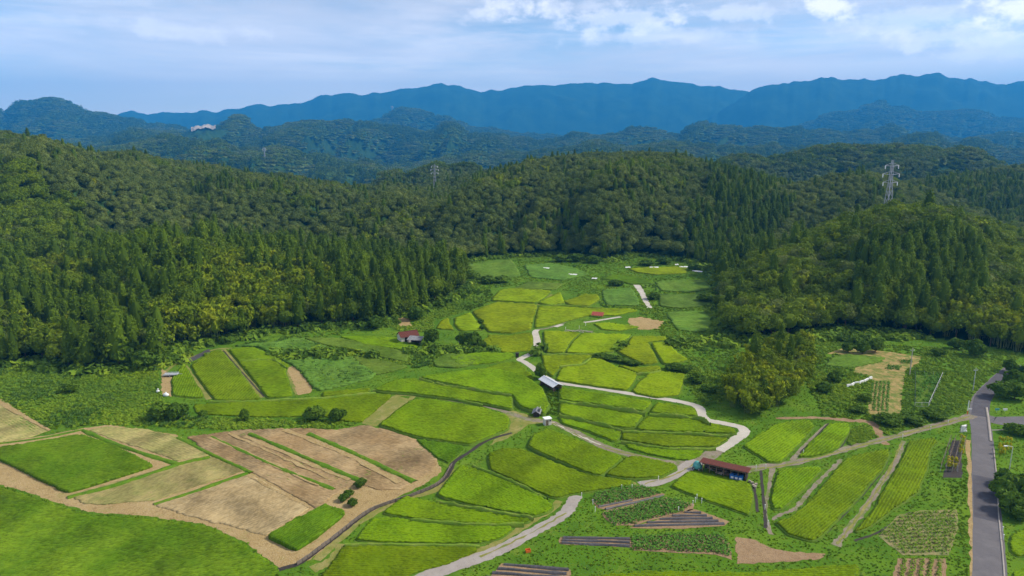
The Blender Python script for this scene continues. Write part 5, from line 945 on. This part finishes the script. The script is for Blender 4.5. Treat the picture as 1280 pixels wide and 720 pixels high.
# trellis garden beside the lane
tg = empty('trellis', (0, 0, 0)); tag(tg, 'row of dark garden trellises of poles and cross bars beside the lane', 'trellis'); A_ = np.array(G(1181, 590)); B_ = np.array(G(1193, 553)); side = np.array(G(1197, 572)) - np.array(G(1182, 572)); side = side / np.hypot(*side)
for rw in range(4):
    for q in range(8):
        p = A_ + (B_ - A_) * q / 7 + side * (rw * 1.1 - .9); MB().tube((*p, 0), (p[0] + .15 * (-1) ** rw, p[1], 1.7), .03, n=5).build('pole', M_wood if q % 3 else M_steel, tg)
    a = A_ + side * (rw * 1.1 - .9); b_ = B_ + side * (rw * 1.1 - .9); MB().tube((*a, 1.6), (*b_, 1.6), .035, n=5).build('bar', M_wood, tg); MB().tube((*a, .9), (*b_, .9), .025, n=5).build('bar', M_wood, tg)
sheet('field', [(1178,597),(1190,550),(1201,550),(1203,597)], .03, M_dark, 'dark covered soil of the trellis garden', .3)
e = empty('tarp', (*G(1204, 540), 0), .2); tag(e, 'crumpled white tarp hung on stakes where track meets the lane', 'tarp'); rq = np.random.default_rng(3); gx, gy = np.meshgrid(np.linspace(-.8, .8, 7), np.linspace(0, 1.6, 7)); V = np.c_[gx.ravel(), rq.normal(0, .12, 49), gy.ravel()]; ii = np.arange(49).reshape(7, 7); F_ = np.stack([ii[:-1, :-1], ii[:-1, 1:], ii[1:, 1:], ii[1:, :-1]], -1).reshape(-1, 4); o = link('cloth', np_mesh('cloth', V, F_, [M_white]), e); so = o.modifiers.new('thick', 'SOLIDIFY'); so.thickness = .05
for x in (-.8, .8): MB().tube((x, 0, 0), (x, 0, 1.7), .04).build('stake', M_wood, e)
# poles, lamp, markers
def pole(u, v, h, label, mat, r=.14):
    e = empty('utility_pole', (*G(u, v), 0)); tag(e, label, 'utility pole', 'utility poles'); MB().tube((0, 0, -.5), (0, 0, h), r, r * .6, 9).build('shaft', mat, e); box_part('crossarm', (0, 0, h - .7), (1.1, .09, .09), M_steel, e)
    for x in (-.45, 0, .45): MB().tube((x, 0, h - .65), (x, 0, h - .42), .05).build('insulator', M_white, e)
    for k in range(6): MB().box((.14 * (-1) ** k, 0, 2 + k * .7), (.28, .03, .03)).build('step', M_steel, e)
pole(1137, 469, 7.6, 'pale concrete utility pole beside the netted garden', M_conc); pole(1216, 489, 6.2, 'thin grey utility pole in the grass left of the upper lane', M_steel, .10)
e = empty('street_lamp', (*G(1208, 597.5), 0)); e.location = (*G(1260, 597.5), 0); tag(e, 'slender grey street lamp right of the lane', 'street lamp'); MB().tube((0, 0, 0), (0, 0, 6.2), .075, .055, 8).build('shaft', M_steel, e); MB().path([(0, 0, 6.1), (-.2, 0, 6.3), (-1.1, 0, 6.4)], .04).build('arm', M_steel, e); hd = MB().box((-1.35, 0, 6.38), (.6, .24, .12)).build('lamp_head', M_white, e); box_part('diffuser', (-1.38, 0, 6.30), (.42, .18, .05), M_zinc, hd)
e = empty('mirror_post', (*G(1209, 518), 0)); tag(e, 'white post with orange base and small plate at the junction', 'post'); MB().tube((0, 0, 0), (0, 0, .9), .11, .11).build('base', M_orange, e); MB().tube((0, 0, .85), (0, 0, 3.3), .09, .09).build('shaft', M_white, e); box_part('plate', (.55, 0, 1.35), (.75, .05, .22), M_white, e)
e = empty('road_sign', (*G(1233, 513.5), 0)); 
for k, (u, v) in enumerate(((741,631),(744,640),(727,622),(800,608),(848,640),(869,628),(871,624),(877,629),(945,587),(957,586),(1004,568),(1128,548),(1163,538),(1185,530),(823,601),(777,612),(790,612),(1253,665),(1254,675),(960,657),(956,637),(866,632))):
    o = MB().tube((0, 0, 0), (0, 0, .85), .045, n=6).box((0, 0, .9), (.13, .13, .12)).build('garden_stake', M_white); o.location = (*G(u, v), 0); tag(o, 'slim white marker stake along the garden and track edges', 'stake', 'white marker stakes')
bpy.data.objects.remove(e)
for k, (u, v) in enumerate(((1246,515.5),(1256,515.5))):
    e = empty('guide_sign', (*G(u, v), 0)); box_part('board', (0, 0, .75), (1.0, .06, .5), (M_teal, M_white)[k], e); MB().tube((0, .05, 0), (0, .05, .7), .04).build('post', M_steel, e); tag(e, ('dull green board under the shrub at the side lane', 'white board under the shrub at the side lane')[k], 'board')
e = empty('parked_trailer', (*G(1274, 478), 0), .3); tag(e, 'grey box trailer half hidden in the shrubs above the lane', 'trailer'); box_part('body', (0, 0, 1.0), (2.6, 1.5, 1.2), M_stone, e); box_part('roof', (0, 0, 1.65), (2.8, 1.7, .1), M_steel, e)
for s in (-.8, .8): MB().tube((s, -.8, .32), (s, -.65, .32), .32, n=12).build('wheel', M_black, e)
# ------------------------------------------------------------------ pylons
def pylon(u, v_top, Y, label, v_base=None):
    a_, s_ = pr(u, v_top)
    if v_base: ys = np.linspace(1100, Y, 300); zz = hmap(a_ * ys, ys, HT); ok = np.where((zz - CAMH) / ys > pr(u, v_base)[1])[0]; Y = float(ys[ok[0]]) if len(ok) else Y
    x = a_ * Y; z0 = float(hmap(np.array([x]), np.array([Y]), HT)[0]); H_ = CAMH + Y * s_ - z0; t = empty('power_pylon', (x, Y, z0), R(12)); tag(t, label, 'pylon', 'pylons on the ridges'); w0, w1 = H_ * .06, H_ * .017; th = max(H_ * .003, Y * .00028)
    f = lambda z: w0 + (w1 - w0) * min(1, z / (H_ * .72))
    for sx in (-1, 1):
        for sy in (-1, 1): MB().tube((sx * w0, sy * w0, -2), (sx * w1, sy * w1, H_ * .72), th * 1.5, th * 1.2, 4).tube((sx * w1, sy * w1, H_ * .72), (sx * w1 * .5, sy * w1 * .5, H_), th * 1.2, th, 4).build('leg', M_pylon, t)
    b = MB(); n_ = 9
    for k in range(n_):
        z, z2 = H_ * .92 * k / n_, H_ * .92 * (k + 1) / n_; a, a2 = f(z), f(z2)
        for (p, q) in (((-1, -1), (1, -1)), ((1, -1), (1, 1)), ((1, 1), (-1, 1)), ((-1, 1), (-1, -1))):
            b.tube((p[0] * a, p[1] * a, z), (q[0] * a2, q[1] * a2, z2), th, n=3); b.tube((q[0] * a, q[1] * a, z), (p[0] * a2, p[1] * a2, z2), th, n=3)
    b.build('bracing', M_pylon, t)
    for z, l in ((.70, .11), (.81, .125), (.92, .10)):
        c = MB()
        for s in (-1, 1): c.tube((0, -w1, H_ * z), (s * H_ * l, 0, H_ * (z + .01)), th * 1.2, n=4).tube((0, w1, H_ * z), (s * H_ * l, 0, H_ * (z + .01)), th * 1.2, n=4).tube((0, 0, H_ * (z + .045)), (s * H_ * l, 0, H_ * (z + .012)), th, n=4)
        arm = c.build('crossarm', M_pylon, t)
        for s in (-1, 1): MB().tube((s * H_ * l, 0, H_ * (z + .01)), (s * H_ * l, 0, H_ * (z - .035)), th * 2, n=5).build('insulator', M_white, arm)
pylon(1116, 200, 400, 'tall steel pylon behind the rounded right hill'); pylon(543, 205, 655, 'steel pylon on the wooded ridge left of centre'); pylon(330, 184, 1500 * SPREAD, 'small distant pylon on the blue hills to the left', 199); pylon(490, 132, 3880 * SPREAD, 'tiny mast like pylon on the far central blue hill')
# pale quarry face on the far hill
NB = [q[0] for q in RD].index('far_b')
ga, gt = np.meshgrid(np.linspace(pr(238, 152)[0], pr(269, 152)[0], 26), np.linspace(0, 1, 14)); ycr = np.interp(ga, RD[NB][1], RD[NB][3]); yq = ycr - 330 * (1 - gt) * (.45 + .9 * fbm(ga * 90, gt * 0 + 3.3, 2, 5)) + 12
zq = hmap((ga * yq).ravel(), yq.ravel(), HT).reshape(ga.shape) + 9 + (fbm(ga * 300, gt * 6, 3, 4) - .5) * 14; ii = np.arange(ga.size).reshape(ga.shape); Fq = np.stack([ii[:-1, :-1], ii[:-1, 1:], ii[1:, 1:], ii[1:, :-1]], -1).reshape(-1, 4)
tag(link('quarry', np_mesh('quarry', np.stack([ga * yq, yq, zq], -1).reshape(-1, 3), Fq, [plain('bare quarry rock', (.46, .40, .35), .9, .3, .05)])), 'pale bare quarry face on the far left ridge', 'quarry')
# ------------------------------------------------------------------ single shrubs and trees on the valley floor
SHR = [crown_broad(500 + k, 1.0, 1.7, M_bush, 16, 52, .75, .0, 'foliage') for k in range(4)]; STEM = MB().tube((0, 0, -.1), (0, 0, .8), .06, .03).tube((0, 0, .2), (.3, .1, .9), .03, .02).tube((0, 0, .3), (-.25, .2, .9), .03, .02).mesh('stem', M_bark)
def shrub(u, v, w_, h, label, name='shrub', cat='shrub', group=None, k=0):
    e = empty(name, (*G(u, v), 0), random.random() * 6); e.scale = (w_ / 2.2, w_ / 2.2, h / 1.8); tag(e, label, cat, group); link('foliage', SHR[k % 4], e); link('stem', STEM, e)
for a in ((200,524,5.2,4.0,'big round dark shrub below the small triangular paddy, its left half'), (223,524,5.0,4.0,'big round dark shrub below the small triangular paddy, its right half'), (88,490,4.5,2.8,'lone dark bush in the wild slope left of the terrace'), (393,525,5.2,3.2,'wide dark bush above the reddish stubble, larger of a pair'), (423,526,4.0,3.0,'dark bush above the reddish stubble, smaller of a pair'), (306,526,2.2,2.8,'small upright bush in front of the long rice band'), (254,521,2.2,1.6,'low bush right of the big round shrub'),
          (131,448,9,9,'broad light green tree in front of the left cedars'), (160,458,9,8,'dark rounded tree in front of the left cedars'), (185,460,8,6,'bushy tree at the corner of the left stand'), (539,430,5.2,5.2,'round dark tree beside the lean-to'), (580,432,5,4.5,'shrub above the small grey shed'), (592,434,5,5,'leafy tree right of the small grey shed'), (603,437,3,3,'small shrub at the end of the shrub row'), (676,473,3.4,4.2,'dark round tree behind the pale metal roof'), (601,404,2.2,1.6,'low hedge bush on the dark bund, upper'), (603,412,2.2,1.6,'low hedge bush on the dark bund, lower'),
          (752,447,4.5,1.4,'low weed mound on the great sloping paddy edge'), (765,450,5,1.5,'weed mound between yellow paddies'), (780,453,5,1.5,'weed mound at the wedge paddy corner'), (792,456,4,1.4,'dark weed bush above the thin paddy'), (842,462,5,1.8,'wild shrub above the square yellow paddy'), (855,464,5,1.9,'wild shrub right of the square yellow paddy'), (870,478,5,2.4,'shrub beside the wild grove edge'), (885,490,4,2,'low shrub where grove meets the pale path'),
          (1252,497,6,4.2,'dark shrub at the corner of lane and side lane'), (1268,498,6,4.5,'dark shrub behind the dull green board'), (1266,484,5,4.5,'shrub beside the grey box trailer'), (1284,480,5,5,'tall shrub above the side lane'), (1262,465,4,3.5,'shrub at the top end of the lane'), (1252,622,4.2,3.6,'leafy shrub closest to the lane kerb'), (1263,640,5,3.8,'broad leafy shrub right of the lamp'), (1275,620,5.5,4.2,'tall leafy shrub at the picture edge by the lamp'), (1256,606,3.6,3,'small shrub below the lamp'), (1272,648,3.6,2.6,'low shrub above the round rice plot'), (1266,542,4,2.2,'low shrub in the corner below the side lane'), (1280,545,4,2.4,'low shrub beside the side lane kerb'),
          (1094,440,4.5,4.2,'dark round shrub at the wood edge above the straw plot'), (1078,442,4,4,'green shrub at the wood edge above the straw plot'), (1060,440,4,3,'pale shrub under the right hill cedars'), (1218,445,6,5,'rounded tree at the end of the right bamboo'), (1195,436,5,3.5,'dark low tree under the right bamboo'), (1172,445,4,2.5,'low bush on the grass below the right hill'), (1045,477,4.5,2.8,'dark bush left of the white boards'), (1030,490,4.5,2.6,'bush between grove and white boards'), (1080,502,3.5,2.2,'bush beside the seedling rows'), (1072,515,4,1.8,'low bush above the gravel track'), (1110,530,6,2.2,'rank weed bush below the straw plot'), (1140,528,6,2.0,'rank weed bush below the netted garden'), (1165,522,6,2.0,'rank weed bush left of the junction post'),
          (830,330,8,3.5,'wild shrub behind the farthest golden paddy'), (808,332,8,3.2,'wild shrub at the valley head beside the farthest paddy'), (868,338,7,4,'wild shrub right of the farthest golden paddy'), (770,357,7,2.6,'dark shrub below the vivid green paddy'), (816,374,6,3,'dark shrub right of the pale stony track'), (882,377,7,3.5,'dark shrub left of the rusty shelter'), (590,352,9,4.5,'dark shrub line end at the left wood edge'), (610,354,8,3.5,'dark shrub in the line under the wild slope'), (628,353,8,3.2,'shrub at the tail of the line under the wild slope'), (700,327,9,4,'dark conifer like bush at the valley head'), (720,327,9,4.5,'dark bush row piece at the valley head'), (742,329,9,4,'rightmost bush of the valley head row'), (503,420,3,1.5,'low bush behind the red roofed house'), (470,411,6,4.5,'bush at the wood edge left of the house'), (520,400,6,5,'bush at the wood edge behind the house')):
    shrub(a[0], a[1], a[2], a[3], a[4], 'shrub' if a[3] < 4.4 else 'round_tree', 'shrub' if a[3] < 4.4 else 'tree', None, int(a[0]))
for k, (u, v) in enumerate(((436,621),(430,626),(441,632),(453,606),(449,609))): shrub(u, v, 1.9, 1.3, ('left', 'middle', 'right', 'upper', 'highest')[k] + ' grass hummock on the lip of the bare plots', 'grass_hummock', 'shrub', 'hummocks by the bare plots', k)
# sunflowers
SF = MB().tube((0, 0, 0), (0, 0, 1.5), .03, n=5).mesh('stem', M_crop); fq = PM(); rq = np.random.default_rng(2); S = sph(26, rq, -.2); V, F_ = quads(S * [.3, .3, .65] + [0, 0, 1.0], S, .16, rq, 1.2); fq.add(V, F_, np.repeat(rq.random(26) * .35, 4)); S = sph(14, rq, .2); V, F_ = quads(S * [.28, .28, .25] + [0, 0, 1.5], S, .13, rq); fq.add(V, F_, np.repeat(.6 + .4 * rq.random(14), 4)); SFH = fq.mesh('blossom', M_flower)
spots = [(1201 + (k % 2) * 3 - k * .35, 552 + k * 2.9, 'beside the trellis') for k in range(8)] + [(1185 + (k % 3) * 4.5, 580 + (k // 3) * 4.5, 'in front of the trellis') for k in range(9)] + [(1249 + (k % 4) * 4.5, 556 + (k // 4) * 5.5, 'behind the street lamp') for k in range(14)]
for (u, v, wh) in spots:
    e = empty('flowering_plant', (*G(u, v), 0), random.random() * 6); e.scale = (random.uniform(.8, 1.2),) * 3; link('stem', SF, e); link('blossom', SFH, e); tag(e, 'tall yellow flowering plant ' + wh, 'flower', 'yellow flowering plants ' + wh)
# ------------------------------------------------------------------ weeds, meadow and verge growth
WK = [clump(600 + k, .55, .5, M_weed, 34, .22) for k in range(3)] + [tuft(610 + k, .5, .55, M_meadow, 18) for k in range(2)] + [tuft(620 + k, .45, .8, M_reed, 20, 'reed_tuft') for k in range(2)] + [clump(630 + k, .7, .75, M_bush, 44, .24) for k in range(2)] + [clump(640 + k, .5, .3, M_meadow, 30, .16) for k in range(2)]
OZ = [  # polygon, plant kinds, scale range, density factor
 ([(-200,462),(0,458),(195,460),(203,500),(240,522),(300,523),(430,528),(456,530),(400,538),(300,538),(130,531),(62,537),(0,498),(-200,480)], (0, 1, 2, 0, 10, 5, 9), (.6, 1.2), .8),
 ([(290,432),(420,409),(470,408),(425,420),(377,423),(440,445),(470,468),(400,488),(375,470),(362,455),(320,432)], (5, 6, 0, 2, 1), (.6, 1.2), .35),
 ([(455,430),(514,440),(540,448),(545,458),(500,462),(465,470),(430,440)], (5, 6, 0, 1), (.6, 1.1), 1.2),
 ([(480,405),(530,386),(575,369),(585,345),(600,345),(620,375),(588,388),(545,400),(540,415),(500,414)], (0, 1, 2, 9, 7), (.7, 1.4), .9),
 ([(560,318),(905,318),(905,400),(925,430),(915,500),(880,508),(855,478),(860,450),(835,425),(800,400),(800,388),(755,384),(700,362),(640,358),(600,362)], (0, 1, 2, 10, 9, 0, 5), (.5, 1.1), .8),
 ([(1000,424),(1280,442),(1245,470),(1212,512),(1110,546),(1090,528),(1030,522),(1005,470)], (0, 1, 2, 10, 9), (.6, 1.1), .8),
 ([(-200,600),(0,608),(60,628),(110,644),(200,650),(260,659),(310,684),(350,713),(330,780),(-200,780)], (9, 10, 3, 9, 4), (.5, .8), 1.0),
 ([(690,485),(760,494),(700,498),(697,520),(680,520),(675,490)], (0, 3, 9), (.5, .9), 1.2),
 ([(1058,560),(1066,538),(1083,531),(1095,546),(1078,558)], (0, 1, 2), (.7, 1.2), 1.5),
 ([(1185,600),(1216,560),(1216,720),(1195,720)], (3, 9, 10, 9), (.3, .6), 1.0),
]
GPZ = [(GP(p), k, s, d) for p, k, s, d in OZ]
WP = []
for (y0, y1, dens) in ((80, 130, 6.5), (130, 180, 4.0), (180, 260, 2.2), (260, 400, 1.1)):
    n = int(.5 * 1.64 * (y1 ** 2 - y0 ** 2) * dens * 1.6); y = np.sqrt(rng.random(n) * (y1 ** 2 - y0 ** 2) + y0 ** 2); x = (rng.random(n) - .5) * 1.64 * y; q = np.stack([x, y], 1); q = q[inside(q, OPEN) & ~masked(x, y)]; WP.append(q)
WP = np.concatenate(WP); n = len(WP); keep = rng.random(n) < .30; pk = rng.choice([9, 10, 9, 10, 0, 3], n); sc = rng.uniform(.16, .42, n)
for P, ks, (s0, s1), df in GPZ:
    i = np.where(inside(WP, P))[0]; keep[i] = rng.random(len(i)) < .42 * df; patchn = fbm(WP[i, 0] / 11, WP[i, 1] / 11, 2, 17); kk = np.array(ks); pk[i] = kk[np.clip((np.clip(patchn * 1.6 - .3, 0, .999) * .6 + .4 * rng.random(len(i))) * len(kk), 0, len(kk) - 1).astype(int)]; sc[i] = (s0 + (s1 - s0) * (.5 * patchn + .5 * rng.random(len(i))))
WP = WP[keep]; pk = pk[keep]; sc = sc[keep]
EDG = densify(OPEN[2:26], 1.1, 0); EDG = EDG[(EDG[:, 1] > 100) & (EDG[:, 1] < 420)]; EQ = np.repeat(EDG, 4, 0) + rng.normal(0, 2.2, (len(EDG) * 4, 2)); EQ = EQ[~masked(EQ[:, 0], EQ[:, 1])]
WP = np.concatenate([WP, EQ]); pk = np.r_[pk, rng.choice([7, 0, 0, 1], len(EQ))]; sc = np.r_[sc, rng.uniform(1.4, 3.6, len(EQ))]
scatter('undergrowth', np.c_[WP, np.zeros(len(WP))], sc, rng.random(len(WP)) * 6.28, pk, WK, 'rank weeds, reeds and meadow grass between the paddies')
print('COUNTS trees', len(CP), 'far', len(FP), 'weeds', len(WP), 'solo', solo.sum())
# ------------------------------------------------------------------ haze
hm = bpy.data.materials.new('air'); hm.use_nodes = True; nt = hm.node_tree; nt.nodes.clear(); ho = nt.nodes.new('ShaderNodeOutputMaterial'); hv = nt.nodes.new('ShaderNodeVolumePrincipled')
hv.inputs['Color'].default_value = (.04, .37, .92, 1); hv.inputs['Density'].default_value = HAZE; hv.inputs['Anisotropy'].default_value = 0.0
nt.links.new(hv.outputs[0], ho.inputs['Volume'])
top = max(float(HT.max()), 100) + 60
hz = MB().box((0, 5920, (top - 100) / 2), (27000, 12840, top + 100)).build('haze', hm); tag(hz, 'thin blue air over the valley and ridges', None, None, 'stuff')
